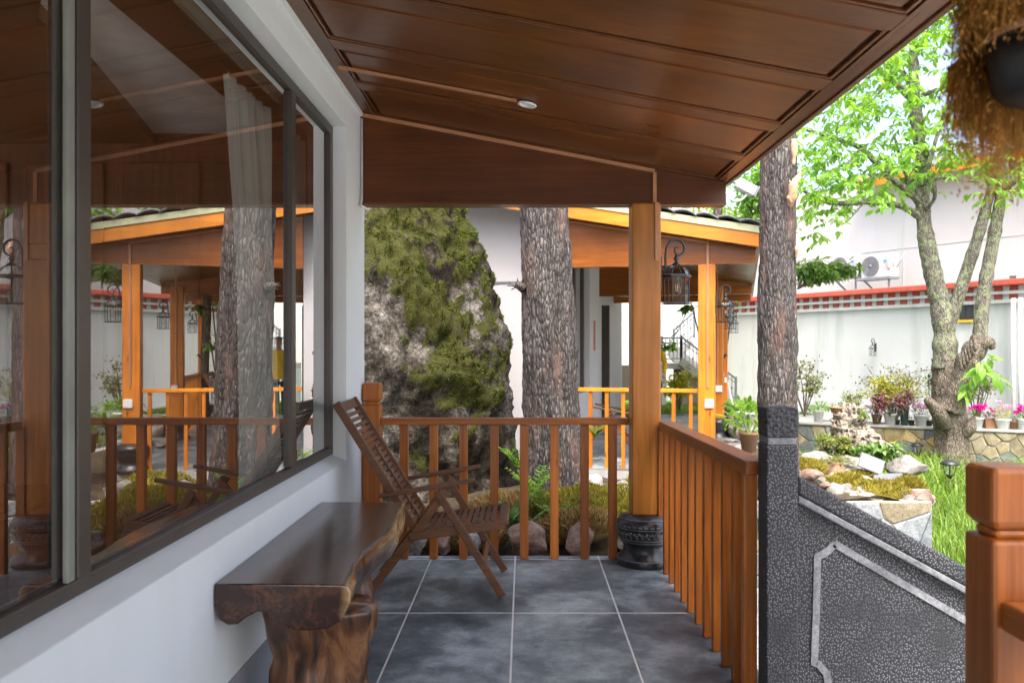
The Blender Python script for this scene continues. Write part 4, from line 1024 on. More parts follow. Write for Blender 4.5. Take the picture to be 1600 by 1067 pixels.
# pitted lake stone
def lakestone():
    bm = bmesh.new(); bmesh.ops.create_icosphere(bm, subdivisions=6, radius=1)
    for v in bm.verts:
        c = v.co.copy(); t = (c.z+1)/2
        wdt = .74-.26*t+.13*math.sin(t*7)
        p = Vector((c.x*wdt+.12*math.sin(t*5), c.y*wdt*.7, c.z*.68))
        q = p*3.2
        d = -.16*max(0, noise.ridged_multi_fractal(q, 1, 2.0, 3, 1, 2)-.9)+.13*noise.noise(p*2.5)-.12*max(0, .36-noise.voronoi(p*4.5)[0][0])+.05*noise.noise(p*12)
        v.co = p+c.normalized()*d
    me = bpy.data.meshes.new('lake_stone'); bm.to_mesh(me); bm.free(); me.materials.append(M['taihu'])
    o = bpy.data.objects.new('lake_stone', me); COL.objects.link(o); o.location = at(1334, 690, 16.2)-Vector((0, 0, .05)); o.location.z = -.28
    tag(o, 'tall pitted ornamental lake stone standing before the stone planter wall', 'rock')
lakestone()

# ================================================================ PINE TRUNKS
def pine(name_label, ctr, seed, scars=()):
    """ctr: list of (z, x, y, r)"""
    sp = spin(ctr, 26); o = empty('pine_tree', (ctr[0][1], ctr[0][2], 0), name_label, 'tree', 'old pine trees'); ox, oy = ctr[0][1], ctr[0][2]
    def disp(p, d, a, r):
        ca, sa = math.cos(a)*r, math.sin(a)*r
        q = Vector((ca*22, sa*22, p.z*4.6+seed)); v = noise.voronoi(q+1.1*noise.noise_vector(q*.35)+.4*noise.noise_vector(q*1.3))
        e = min(.5, (v[0][1]-v[0][0]))
        q2 = Vector((ca*30, sa*30, p.z*9+seed))
        rg = noise.ridged_multi_fractal(Vector((ca*11, sa*11, p.z*2.3+seed)), 1.0, 2.2, 4, 1.0, 2.0); return -.030+(.009*min(1, e*2.6)+.020*rg)*(r/.27)+.010*noise.noise(q2)+.02*noise.noise(Vector((ca*3, sa*3, p.z*1.5)))
    m = MB(); m.tube([(x-ox, y-oy, z) for z, x, y, r in sp], [r for z, x, y, r in sp], 150, disp)
    m.build('trunk', M['pine'], o)
    return o
p1 = pine('thick furrowed pine trunk beside the mossy boulder', [(-.3,.30,8.16,.34), (0,.29,8.16,.315), (.5,.285,8.16,.285), (1.1,.27,8.16,.272), (2.1,.235,8.16,.255), (2.85,.20,8.16,.243), (4.5,.12,8.16,.22), (7.5,.0,8.2,.18)], 3)
kn = MB()
kn.tube([(-.30, -.10, 2.08), (-.37, -.14, 2.11), (-.40, -.15, 2.10)], [.05, .035, .012], 10, lambda p, d, a, r: .01*noise.noise(p*40))
for (dx, dz) in ((-.44, 2.13), (-.46, 2.10), (-.42, 2.06), (-.36, 2.17)): kn.tube([(-.35, -.14, 2.10), (dx, -.15, dz)], [.012, .004], 6)
kn.build('branch_stub', M['pine'], p1)
p2 = pine('straighter pine trunk rising behind the dark stone post', [(-.3,2.72,8.75,.24), (0,2.715,8.75,.225), (.5,2.70,8.75,.212), (1.5,2.69,8.75,.205), (2.4,2.69,8.75,.197), (3.6,2.70,8.75,.188), (5.5,2.72,8.75,.17), (7.5,2.72,8.75,.15)], 17)
def scar(pts, rad, lab='torn_branch'):
    m = MB(); sp = spin([tuple(Vector(p)-Vector((2.72, 8.75, 0))) for p in pts], 5); n = len(sp)
    rr_ = [rad[min(len(rad)-1, int(i*len(rad)/n))] for i in range(n)]
    m.tube(sp, rr_, 14, lambda p, d, a, r: .012*noise.noise(p*22)+.006*noise.noise(p*60)); m.build(lab, M['cutwood'], p2)
scar([at(1234,322,8.6), at(1238,305,8.5), at(1240,290,8.48), at(1246,278,8.5), at(1252,270,8.5)], [.028, .05, .045, .035, .028, .022])
scar([at(1238,292,8.48), at(1234,283,8.46)], [.02, .012])
scar([at(1236,315,8.5), at(1231,308,8.45)], [.016, .01])
scar([at(1240,258,8.6), at(1241,235,8.6), at(1240,218,8.6)], [.02, .035, .03])
scar([at(1244,402,8.6), at(1245,390,8.57), at(1245,380,8.6)], [.012, .02, .01])

# ================================================================ WALNUT TREE
wal = empty('walnut_tree', at(1485, 733, 16.3), 'old walnut tree with lichen covered forked trunks and fresh green leaves', 'tree')
WO = Vector(wal.location)
def lichen(p, d, a, r): return .045*r/.3*noise.noise(p*5)+.018*noise.noise(p*14)
def limb(pts, rads, mat=None, name='branch', seg=14, sub=5, disp=lichen):
    sp = spin([tuple(Vector(p)-WO)+(r,) for p, r in zip(pts, rads)], sub)
    m = MB(); m.tube([s[:3] for s in sp], [max(.004, s[3]) for s in sp], seg, disp); m.build(name, mat or M['walnut'], wal); return [Vector(s[:3])+WO for s in sp]
D0 = 16.3
limb([at(1486,745,D0), at(1486,715,D0), at(1487,680,D0), at(1484,640,D0), at(1481,600,D0), at(1480,560,D0)], [.36, .315, .295, .30, .27, .24], M['walnut_low'], 'trunk', 48, 12,
     lambda p, d, a, r: .05*noise.ridged_multi_fractal(Vector((math.cos(a)*2.2, math.sin(a)*2.2, p.z*1.1)), 1, 2, 4, 1, 2)-.05+.02*noise.noise(p*9))
limb([at(1478,575,D0), at(1476,530,D0), at(1474,500,D0), at(1463,450,D0), at(1452,400,D0), at(1444,350,D0), at(1441,310,D0)], [.245, .215, .21, .18, .16, .145, .135], name='trunk', seg=32, sub=8)
limb([at(1441,315,D0), at(1441,260,D0), at(1433,200,D0), at(1429,140,D0), at(1427,80,D0), at(1428,20,D0), at(1432,-60,D0)], [.135, .12, .11, .098, .082, .07, .05], name='trunk', seg=24, sub=6)
limb([at(1478,515,D0), at(1492,480,16.2), at(1510,425,16.1), at(1528,370,16.0), at(1545,310,16.0), at(1560,260,16.0), at(1572,200,16)], [.16, .13, .115, .10, .095, .08, .06], seg=20, sub=6)
limb([at(1484,640,16.1), at(1498,610,16.0), at(1508,575,15.95), at(1522,548,15.9), at(1532,530,15.9)], [.22, .20, .20, .20, .16], M['walnut_low'], 'broken_limb', 30, 8, lambda p, d, a, r: .05*noise.noise(Vector((p.x*8, p.y*8, p.z*3)))+.03*noise.noise(p*16))
limb([at(1530,548,15.9), at(1533,500,15.9), at(1540,440,15.9), at(1553,370,15.9), at(1563,310,15.9), at(1568,255,15.9), at(1575,180,15.9)], [.14, .13, .12, .112, .105, .098, .08], seg=24, sub=7)
limb([at(1530,542,15.8), at(1545,535,15.7), at(1551,545,15.7)], [.11, .10, .05], M['walnut_low'], 'burl', 16, 5)
for i in range(6):
    x = 1503+i*4.2; limb([at(x,578-i*6,15.72), at(x-3,562-i*6,15.68), at(x-5,554-i*6-4*(i % 2),15.66)], [.035, .022, .004], M['walnut_low'], 'splinter', 6, 3, None)
limb([at(1478,665,16.1), at(1466,645,15.95), at(1452,628,15.85), at(1448,622,15.8)], [.14, .13, .10, .04], M['walnut_low'], 'knot', 22, 6)
limb([at(1500,680,16.2), at(1515,668,16.0), at(1522,650,16.0)], [.16, .12, .03], M['walnut_low'], 'knot', 22, 6)
tips = []
def br(pts, r0, r1, k=3):
    n = len(pts); q = limb([at(*p) for p in pts], [r0+(r1-r0)*i/(n-1) for i in range(n)], seg=8, sub=5)
    for s in range(len(q)//3, len(q), 1): tips.append((q[s], (q[s]-q[s-1]).normalized()))
    return q
br([(1444,345,16.3), (1420,328,16.2), (1390,318,16.0), (1350,316,15.8), (1310,318,15.6), (1280,312,15.5), (1252,296,15.4)], .075, .03)
br([(1438,318,16.3), (1420,300,16.2), (1395,280,16.1), (1370,255,16.0), (1345,232,15.9), (1320,222,15.8), (1290,212,15.7), (1250,200,15.5)], .085, .025)
br([(1436,300,16.3), (1415,270,16.6), (1405,240,16.8), (1398,215,17)], .07, .02)
br([(1430,160,16.3), (1410,140,16.2), (1390,122,16.0), (1370,106,15.8), (1340,80,15.6)], .09, .03)
br([(1432,150,16.3), (1415,120,16.5), (1400,95,16.7), (1385,60,17), (1370,20,17)], .06, .02)
br([(1440,150,16.3), (1470,140,16.0), (1500,145,15.7), (1530,130,15.5)], .05, .015)
br([(1440,250,16.3), (1462,235,16.0), (1490,225,15.7), (1520,232,15.4)], .05, .015)
br([(1440,290,16.2), (1450,260,16.0), (1462,220,15.9), (1475,180,15.8), (1500,90,15.7)], .06, .02)
br([(1445,330,16.2), (1460,310,15.9), (1462,280,15.7), (1490,280,15.6), (1530,285,15.6)], .045, .012)
br([(1429,60,16.3), (1450,30,16.1), (1480,10,15.9), (1520,-20,15.8)], .06, .02)
br([(1428,40,16.3), (1440,10,16.5), (1470,-40,16.5)], .05, .02)
br([(1555,300,15.9), (1580,290,15.6), (1600,270,15.4), (1640,250,15.4)], .05, .02)
br([(1570,230,15.9), (1590,190,15.6), (1620,150,15.4)], .05, .02)
br([(1568,210,15.9), (1550,160,15.7), (1540,110,15.6), (1550,60,15.5)], .05, .02)
br([(1350,316,15.8), (1330,340,15.6), (1315,352,15.5)], .02, .01)
br([(1345,232,15.9), (1330,250,15.7), (1310,262,15.5), (1290,268,15.3)], .03, .01)
br([(1390,280,16.0), (1370,272,15.8), (1340,275,15.6)], .03, .01)
br([(1370,106,15.8), (1350,130,15.6), (1320,150,15.4), (1290,165,15.3)], .03, .01)
br([(1390,122,16), (1370,150,15.7), (1340,180,15.5)], .03, .01)
lm = [MB().leaf(Vector((0, 0, 0)), Vector((1, 0, 0)), Vector((0, 0, 1)), L, W, dr).mesh('leaf', M['walnutleaf']) for L, W, dr in ((.16, .07, .2), (.18, .085, .3), (.14, .06, .1))]
rs = random.Random(21); fol = MB(); nleaf = 0
cloud = []
def region(x, y):
    # keep the sky gaps and the white wall below the crown
    if y > 300+35*math.sin(x*.045)+ (45 if 1250 < x < 1400 else 0)+ (30 if x > 1540 else 0) - (15 if 1430 < x < 1530 else 0): return False
    return True
for p, d in tips:
    for _ in range(3):
        cloud.append((p+Vector((rs.gauss(0,.28), rs.gauss(0,.45), rs.gauss(-.05,.26))), d))
for _ in range(620):
    x = rs.uniform(1235, 1640); y = rs.uniform(-60, 330)
    if y < 150 and x < 1420 - (y-0)*.3 and rs.random() < .55: continue
    cloud.append((at(x, y, rs.uniform(14.6, 17.6)), Vector((rs.gauss(0,1), rs.gauss(0,1), -.2)).normalized()))
wl = []
for c, d in cloud:
    x = 818+c.x/c.y*F; y = 543-(c.z-1.5)/c.y*F
    if not region(x, y): continue
    if noise.noise(Vector((x*.02, y*.02, 4))) < -.22 and rs.random() < .85: continue
    # a compound leaf: rachis with 5-7 leaflets hanging
    ax = Vector((d.x*.6+rs.gauss(0,.7), d.y*.4+rs.gauss(0,.7), rs.gauss(-.25,.35))).normalized()
    L = rs.uniform(.28, .42); side = ax.cross(Vector((0, 0, 1))).normalized()
    fol.tube([c-WO, c+ax*L-WO], .004, 3, smooth=False, cap=False)
    for k in range(rs.choice((5, 7, 7, 9))):
        t = (k//2+1)/4.5; q = c+ax*L*min(t, 1); s = -1 if k % 2 else 1
        dirn = (ax*.55+side*s*.8+Vector((rs.gauss(0,.2), rs.gauss(0,.2), rs.gauss(-.35,.25)))).normalized()
        wl.append((q-WO, dirn, rs.uniform(.10, .19)))
rs.shuffle(wl)
wl.sort(key=lambda e: (e[0]+WO).y)
for i, (q, dirn, L) in enumerate(wl):
    upv = Vector((rs.gauss(0,.45), rs.gauss(0,.45), 1)).normalized()
    if i % 9 == 0 and nleaf < 280:
        nleaf += 1
        o = put(lm[i % 3], 'leaf', wal, q, dirn.to_track_quat('X', 'Z').to_euler(), (L/.16,)*3)
    else: fol.leaf(q, dirn, upv, L, L*.46, rs.uniform(.05, .4))
# low shoot on the broken limb
for (x, y) in ((1525,560), (1535,570), (1520,575), (1545,565), (1530,590), (1515,590), (1550,580), (1540,555)):
    c = at(x, y, 15.5); ax = Vector((rs.gauss(.3,.6), rs.gauss(0,.4), rs.gauss(-.5,.3))).normalized(); side = ax.cross(Vector((0,1,0))).normalized()
    for k in range(7):
        q = c+ax*.09*(k//2+1)-WO; dirn = (ax*.6+side*(-1 if k % 2 else 1)*.7+Vector((0, rs.gauss(0,.3), -.3))).normalized()
        fol.leaf(q, dirn, Vector((0, -.5, 1)), .24, .10, .2)
fol.build('foliage', M['walnutleaf'], wal, kind='stuff')

# other greenery behind
def leafball(c, r, n, mat, L, name, label, cat='shrub', group=None, stems=5, base=None, drop=-.2, wr=.45, flat=1.0, seed=1, flowers=None):
    rs = random.Random(seed); c = Vector(c); base = Vector(base) if base is not None else c-Vector((0, 0, r[2]*1.4))
    o = empty(name, base, label, cat, group); m = MB(); st = MB()
    ends = []
    for k in range(stems):
        a = rs.uniform(0, 6.283); e = c+Vector((math.cos(a)*r[0]*rs.uniform(.3, .85), math.sin(a)*r[1]*rs.uniform(.2, .8), r[2]*rs.uniform(-.1, .8)))
        mid = base.lerp(e, .5)+Vector((rs.gauss(0,.06)*r[0], rs.gauss(0,.05), .06*r[2])); ends.append((mid, e))
        sp = spin([tuple(base-base), tuple(mid-base), tuple(e-base)], 4)
        st.tube(sp, [max(.004, .022*(1-i/len(sp))*min(1.5, r[2]*1.2)+.003) for i in range(len(sp))], 6)
        for _ in range(3):
            p = mid.lerp(e, rs.random()); e2 = p+Vector((rs.gauss(0,.35)*r[0], rs.gauss(0,.3)*r[1], rs.uniform(.0,.45)*r[2])); ends.append((p, e2))
            st.tube([tuple(p-base), tuple(e2-base)], [.006, .003], 4)
    for i in range(n):
        p, e = rs.choice(ends); q = p.lerp(e, rs.uniform(.35, 1.1))+Vector((rs.gauss(0,.13)*r[0], rs.gauss(0,.13)*r[1], rs.gauss(0,.10)*r[2]))
        d = Vector((rs.gauss(0,1), rs.gauss(0,1), rs.gauss(drop,.7))).normalized()
        m.leaf(q-base, d, Vector((rs.gauss(0,.4), rs.gauss(0,.4), 1)).normalized(), L*rs.uniform(.6, 1.2), L*wr, rs.uniform(0, .4))
    st.build('stem', M['walnut_low'], o)
    m.build('foliage', mat, o, kind='stuff')
    if flowers:
        fm, nf, fl = flowers; f = MB()
        for i in range(nf):
            q = c+Vector((rs.gauss(0,.38)*r[0], rs.gauss(0,.38)*r[1]-r[1]*.3, rs.uniform(-.1, .85)*r[2]))-base
            for k in range(9):
                f.leaf(q, Vector((rs.gauss(0,1), rs.gauss(0,1), rs.gauss(.3,.8))).normalized(), Vector((0, 0, 1)), fl, fl*.8, 0)
        f.build('flowers', fm, o, kind='stuff')
    return o
leafball(at(1120,345,19), (1.6,1.2,.9), 2600, M['walnutleaf'], .17, 'tree_crown', 'bright green tree crown showing above the tiled roof of the pavilion', 'tree', stems=10, base=at(1120,640,19), seed=3)
leafball(at(1165,300,17.5), (.9,.8,1.0), 1600, M['walnutleaf'], .15, 'tree_crown', 'leafy green branch cluster between the roof eave and the second pine trunk', 'tree', stems=8, base=at(1214,440,17.5), seed=4)
leafball(at(1292,428,18.5), (.72,.5,.34), 1300, M['darkleaf'], .20, 'loquat_tree', 'drooping dark green broad leaves hanging in front of the air conditioners', 'tree', stems=9, base=at(1246,452,18.5), drop=-.9, wr=.38, seed=5)
leafball(at(1050,548,12.5), (.15,.1,.15), 90, M['walnutleaf'], .085, 'climbing_vine', 'small climbing vine leaves seen between the two porch columns', 'plant', stems=3, base=at(1040,545,12.5), seed=6)
vn = MB(); vn.tube([at(1078,478,13), at(1068,498,12.9), at(1060,515,12.8), at(1052,528,12.7), at(1046,536,12.6)], [.008,.007,.006,.005,.004], 5)
for k in range(8): t = k/7; vn.leaf(at(1072-28*t, 490+44*t, 12.8), Vector((rs.gauss(0,1), 0, rs.gauss(0,.6))).normalized(), Vector((0,0,1)), .09, .05)
for k in range(16): vn.leaf(at(1085-rs.random()*22, 476+rs.random()*8, 12.9), Vector((rs.gauss(0,1), rs.gauss(0,1), -.5)).normalized(), Vector((0,0,1)), .16, .10)
tag(vn.build('hanging_vine', M['darkleaf']), 'thin vine twig hanging from the pavilion beam beside the lantern', 'plant')
leafball(at(1062,607,18.9), (.42,.3,.42), 420, M['yellowleaf'], .14, 'shrub', 'yellow green shrub on the lawn below the iron stair', 'shrub', stems=6, base=at(1062,642,18.9), seed=8)
leafball(at(1266,600,16.9), (.5,.3,.55), 560, M['olive'], .085, 'potted_shrub', 'airy olive green shrub with bare forked stems left end of the planter', 'shrub', stems=8, base=at(1257,650,17.1), drop=.5, seed=9)
leafball(at(1338,630,16.4), (.32,.2,.28), 260, M['olive'], .07, 'small_shrub', 'thin twiggy shrub growing on top of the pitted lake stone', 'shrub', stems=6, base=at(1330,655,16.3), drop=.4, seed=10)
leafball(at(1396,612,17.4), (.75,.4,.42), 900, M['yellowleaf'], .085, 'shrub', 'yellowish flowering shrub behind the pots against the white wall', 'shrub', stems=12, base=at(1396,660,17.6), drop=.3, seed=11)
leafball(at(1395,600,17.8), (.85,.4,.5), 500, M['olive'], .08, 'shrub', 'taller olive leaved shrub behind the yellowish one', 'shrub', stems=12, base=at(1400,660,18.0), drop=.5, seed=12)
leafball(at(1372,636,16.9), (.22,.15,.28), 330, M['purpleleaf'], .10, 'shrub', 'dusky purple leaved plant at the left of the pot row', 'plant', stems=6, base=at(1370,662,16.9), drop=.2, seed=13)
leafball(at(1412,628,16.9), (.26,.15,.22), 330, M['purpleleaf'], .09, 'shrub', 'dark purple rosette plant growing from the tall green pot', 'plant', stems=6, base=at(1412,650,16.9), drop=.3, seed=14)
leafball(at(1530,610,17.5), (.5,.3,.65), 620, M['olive'], .08, 'shrub', 'grey green shrub behind the walnut trunk on the right', 'shrub', stems=9, base=at(1525,662,17.5), drop=.3, seed=15)
leafball(at(1455,590,17.3), (.14,.1,.32), 90, M['darkleaf'], .08, 'shrub', 'thin sprig of leaves left of the walnut trunk', 'plant', stems=4, base=at(1458,650,17.3), drop=.3, seed=16)
leafball(at(1362,712,15.5), (.55,.35,.22), 420, M['darkleaf'], .17, 'fern', 'low green fern clump at the foot of the stone planter', 'plant', stems=8, base=at(1360,728,15.5), drop=.1, seed=17)
leafball(at(1285,690,15.8), (.35,.2,.2), 300, M['grass'], .16, 'fern', 'small green fern at the left of the pitted lake stone', 'plant', stems=6, base=at(1282,708,15.8), drop=.5, wr=.12, seed=18)
leafball(at(1312,700,16.1-.7), (.35,.2,.25), 380, M['olive'], .09, 'shrub', 'dark creeping foliage hanging on the lower lake stone', 'plant', stems=6, base=at(1312,716,15.4), drop=.1, seed=28)
# dark ferns between boulder and pine
for i, (x, y, D, h, mt, lb) in enumerate([(800,775,6.9,.32,'darkleaf','dark green fern between the boulder and the pine trunk'), (812,700,8.9,.40,'walnutleaf','bright fern leaves rising beside the boulder edge'), (838,770,7.1,.30,'grass','strappy green plant in front of the pine trunk'),
     (868,790,6.9,.25,'darkleaf','low dark leafy plant at the foot of the pine'), (925,780,7.0,.16,'grass','small bright grass tuft in the yellow moss mound'), (795,800,6.6,.2,'darkleaf','dark small fern just behind the big pinkish rock'), (930,668,9.6,.18,'grass','pale fern frond under the pavilion railing'),
     (822,800,6.7,.26,'darkleaf','dark fern leaning over the moss right of the big pinkish rock'), (850,815,6.75,.20,'grass','grassy tuft between the two large deck edge rocks'), (890,800,6.8,.18,'darkleaf','small dark plant behind the rounded brown rock'), (832,740,7.4,.34,'walnutleaf','tall bright fern against the foot of the pine')]):
    p = at(x, y, D); o = empty('fern', (p.x, p.y, max(gz(p.x, p.y)-.02, p.z-h*.6)), lb, 'plant'); m = MB(); rq = random.Random(40+i)
    nf_ = 12
    for k in range(nf_):
        a = rq.uniform(0, 6.283); ln = h*rq.uniform(.7, 1.25); prev = None
        for s in range(9):
            t = s/8; q = Vector((math.cos(a)*ln*.62*t, math.sin(a)*ln*.45*t, ln*(t-.38*t*t)))
            if prev is not None:
                dd = (q-prev).normalized(); sd_ = dd.cross(Vector((0,0,1)))
                for sg in (-1, 1): m.leaf(prev, (dd*.5+sd_*sg).normalized(), Vector((0,0,1)), .075*(1-t*.6)*h/.3+.02, .018+.012*h, .1)
            prev = q
    m.build('fronds', M[mt], o, kind='stuff')

# ================================================================ GRASS
def grass(x0, x1, y0, y1, n, h, w, zf, name, label, seed, test=None, mat='grass', lean=(.2, .8)):
    rs = random.Random(seed); m = MB()
    for _ in range(n):
        x, y = rs.uniform(x0, x1), rs.uniform(y0, y1)
        if test and not test(x, y): continue
        c = 1+.4*noise.noise(Vector((x*1.3, y*1.3, 2)))
        m.blade(Vector((x, y, zf(x, y))), rs.uniform(*h)*c, w*rs.uniform(.7, 1.3), rs.uniform(0, 6.283), rs.uniform(*lean), 3)
    o = m.build(name, M[mat], kind='stuff'); tag(o, label, 'grass'); return o
G = lambda x, y: -.96
grass(4.22, 9.5, 8.2, 13.2, 15000, (.10, .28), .018, G, 'grass', 'bright green grass lawn right of the stone clad bed wall', 1)
grass(4.22, 8.2, 12.4, 16.6, 2600, (.30, .62), .040, G, 'daylily_leaves', 'tall strappy green leaves round the path lights and the walnut tree', 2, lambda x, y: noise.noise(Vector((x*.9, y*.9, 5))) > -.25, lean=(.3, 1.0))
grass(8.2, 12.5, 13.2, 15.6, 2600, (.25, .6), .035, G, 'daylily_leaves', 'clump of long green leaves at far right below the planter', 3, lambda x, y: True, lean=(.3, 1.0))
grass(2.2, 6.2, 18.6, 21.5, 9000, (.05, .12), .02, lambda x, y: 0, 'grass', 'strip of mown lawn beyond the paving near the iron stair', 4)
grass(5.2, 9.5, 10.5, 14.5, 1800, (.2, .45), .03, G, 'daylily_leaves', 'long leaves mixed in the lawn in front of the nearer path light', 6, lambda x, y: noise.noise(Vector((x*.8, y*.8, 9))) > 0, lean=(.3, 1.0))

# ================================================================ PLANTER WALL AND POTS
PA, PB = Vector((5.55, 18.55)), Vector((12.2, 15.3))
pd = (PB-PA).normalized(); plen = (PB-PA).length; pang = math.atan2(pd.y, pd.x)
plw = empty('planter_wall', (PA.x, PA.y, -.955), 'long stone clad planter wall in sandy and blue grey pieces carrying the flower pots', 'wall', None, pang)
MB().box(0, plen, 0, .5, 0, .76).build('core', M['mortar'], plw)
MB().box(-.02, plen, -.07, .52, .762, .81).build('coping', M['concrete'], plw, bevel=.01)
clad(plw, plen, .755, 70, 9)
MB().box(.02, plen, .501, 1.6, .0, .74).build('planter_soil', M['soil'], plw)
ptop = -.955+.81
def onplanter(x, back=.2):
    k = (x-818)/F  # ray X = kY meets the planter line
    n = Vector((-pd.y, pd.x)); o = PA+n*back
    s = (k*o.y-o.x)/(pd.x-k*pd.y); q = o+pd*s
    return Vector((q.x, q.y, ptop+.001))
def pot(loc, r, h, mat, label, fol='darkleaf', fr=.16, fh=.2, nl=70, L=.08, flower=None, box=False, group='flower pots along the planter wall', seed=1, name='flower_pot', wr=.45):
    o = empty(name, loc, label, 'flower pot', group); rs = random.Random(seed)
    if box:
        m = MB(); m.add([(i*r*q, j*r*.45*q, z) for z, q in ((0,.86), (h-.02,1), (h-.02,1.06), (h,1.06), (h,.95), (h-.03,.93)) for i, j in ((-1,-1), (1,-1), (1,1), (-1,1))],
                    [(3,2,1,0)]+[(4*k+i, 4*k+(i+1) % 4, 4*k+4+(i+1) % 4, 4*k+4+i) for k in range(5) for i in range(4)]+[(20,21,22,23)])
        m.build('pot', mat, o)
    else:
        MB().lathe([(r*.68,0), (r*.95,h*.84), (r*1.04,h*.85), (r*1.06,h), (r*.95,h), (r*.90,h*.88), (.002,h*.87)], seg=24).build('pot', mat, o)
    m = MB()
    for i in range(nl):
        a = rs.uniform(0, 6.283); rr_ = rs.random()**.6; q = Vector((math.cos(a)*r*.7*rr_, math.sin(a)*r*.6*rr_, h*.9))
        e = Vector((math.cos(a)*fr*rr_, math.sin(a)*fr*rr_*.7, h+fh*rs.uniform(.15, 1)*(1.1-.5*rr_)))
        if i % 6 == 0: m.tube([q, e], .003, 3, cap=False)
        d = Vector((math.cos(a)+rs.gauss(0,.5), math.sin(a)+rs.gauss(0,.5), rs.gauss(.25,.5))).normalized()
        m.leaf(e, d, Vector((0,0,1)), L*rs.uniform(.7,1.3), L*wr, rs.uniform(0,.4))
    m.build('foliage', M[fol], o)
    if flower:
        fm, nf = flower; f = MB()
        for i in range(nf):
            a = rs.uniform(0, 6.283); q = Vector((math.cos(a)*fr*rs.random(), math.sin(a)*fr*.6*rs.random()-.04, h+fh*rs.uniform(.55, 1.15)))
            for k in range(14): f.leaf(q+Vector((rs.gauss(0,.018), rs.gauss(0,.018), rs.gauss(0,.014))), Vector((rs.gauss(0,1), rs.gauss(0,1)-.5, rs.gauss(.3,.7))).normalized(), Vector((0,0,1)), .045, .042, 0)
        f.build('flowers', M[fm], o)
    return o
PT = [
 (1257, 'box', .26, .15, 'potwhite', 'long white trough of low green plants at the left end of the planter', 'grass', .26, .08, 90, .07, None),
 (1279, '', .12, .26, 'potwhite', 'tall white bucket pot with broad green leaves at the left end of the planter', 'walnutleaf', .2, .16, 60, .12, None),
 (1370, '', .11, .20, 'potbrown', 'brown pot holding the dusky purple plant', 'purpleleaf', .2, .3, 110, .09, None),
 (1391, '', .14, .24, 'potwhite', 'dented white pot with pale pink flowers below the yellowish shrub', 'grass', .16, .18, 60, .07, ('pinkflower', 9)),
 (1402, '', .06, .11, 'potblack', 'small black pot between the white pot and the tall green pot', 'grass', .07, .08, 30, .05, None),
 (1413, '', .10, .40, 'potgreen', 'tall dark green cylinder pot in the middle of the pot row', 'purpleleaf', .22, .28, 90, .08, ('pinkflower', 4)),
 (1424, '', .07, .11, 'potblack', 'small black pot right of the tall green pot', 'grass', .09, .10, 36, .05, None),
 (1439, '', .14, .24, 'potwhite', 'white pot with pink geranium blooms left of the walnut trunk', 'darkleaf', .2, .2, 60, .07, ('pinkflower', 14)),
 (1452, '', .07, .12, 'potblack', 'small black pot touching the walnut trunk outline', 'grass', .08, .10, 30, .05, None),
 (1526, '', .15, .22, 'potwhite', 'white pot with a big magenta bloom right of the walnut trunk', 'darkleaf', .2, .2, 60, .08, ('magenta', 20)),
 (1548, 'box', .14, .20, 'potbrown', 'brown ribbed pot with wilted purple plant between two white pots', 'purpleleaf', .14, .18, 50, .07, ('magenta', 2)),
 (1567, '', .15, .20, 'potwhite', 'white pot with yellow green leaves and faint pink flowers', 'yellowleaf', .2, .3, 90, .07, ('pinkflower', 6)),
 (1584, '', .09, .17, 'potbrown', 'small brown figure shaped pot near the right picture edge', 'darkleaf', .09, .08, 24, .05, None),
 (1600, '', .14, .22, 'potwhite', 'white pot with magenta flowers cut by the right picture edge', 'darkleaf', .2, .22, 60, .08, ('magenta', 18)),
]
for i, (x, bx, r, h, mt, lb, fo, fr_, fh_, nl, L, fl) in enumerate(PT):
    pot(onplanter(x), r, h, M[mt], lb, fo, fr_, fh_, nl, L, fl, bx == 'box', seed=i+3)
tp = at(1306, 641, 16.2); tp.z = .34
pot(at(1308, 645, 16.2), .15, .12, M['terracotta'], 'shallow pink bowl planter resting on top of the pitted lake stone', 'darkleaf', .12, .10, 30, .06, None, group=None, seed=30)
pot(at(1342, 660, 16.1), .07, .10, M['potwhite'], 'tiny white pot wedged on the right shoulder of the lake stone', 'grass', .16, .16, 50, .12, None, group=None, seed=31)
pot(at(1170, 706, 9.8), .115, .24, M['terracotta'], 'terracotta pot with a leafy green bush just left of the stone post', 'walnutleaf', .30, .34, 130, .11, None, group=None, seed=32)
pot(at(1163, 668, 11.5), .14, .22, M['potwhite'], 'pale grey bucket planter behind the terracotta pot', 'walnutleaf', .25, .2, 90, .10, None, group=None, seed=35)
j = empty('clay_jug', at(1306, 752, 9.8), 'sandy clay jug planted with trailing succulents in the raised bed', 'jug')
MB().lathe([(.07,0), (.10,.05), (.115,.12), (.10,.19), (.085,.22), (.095,.235), (.085,.235), (.07,.21), (.002,.2)], seg=28).build('pot', M['terracotta'], j)
m = MB(); rs = random.Random(50)
for _ in range(160):
    a = rs.uniform(0, 6.283); rr_ = rs.uniform(.02, .24); m.leaf(Vector((math.cos(a)*rr_, math.sin(a)*rr_*.6, .25+.05*rs.random()-max(0, rr_-.09)*.5)), Vector((rs.gauss(0,1), rs.gauss(0,1), rs.gauss(.2,.5))).normalized(), Vector((0,0,1)), .05, .025, .1)
m.build('foliage', M['olive'], j, kind='stuff')

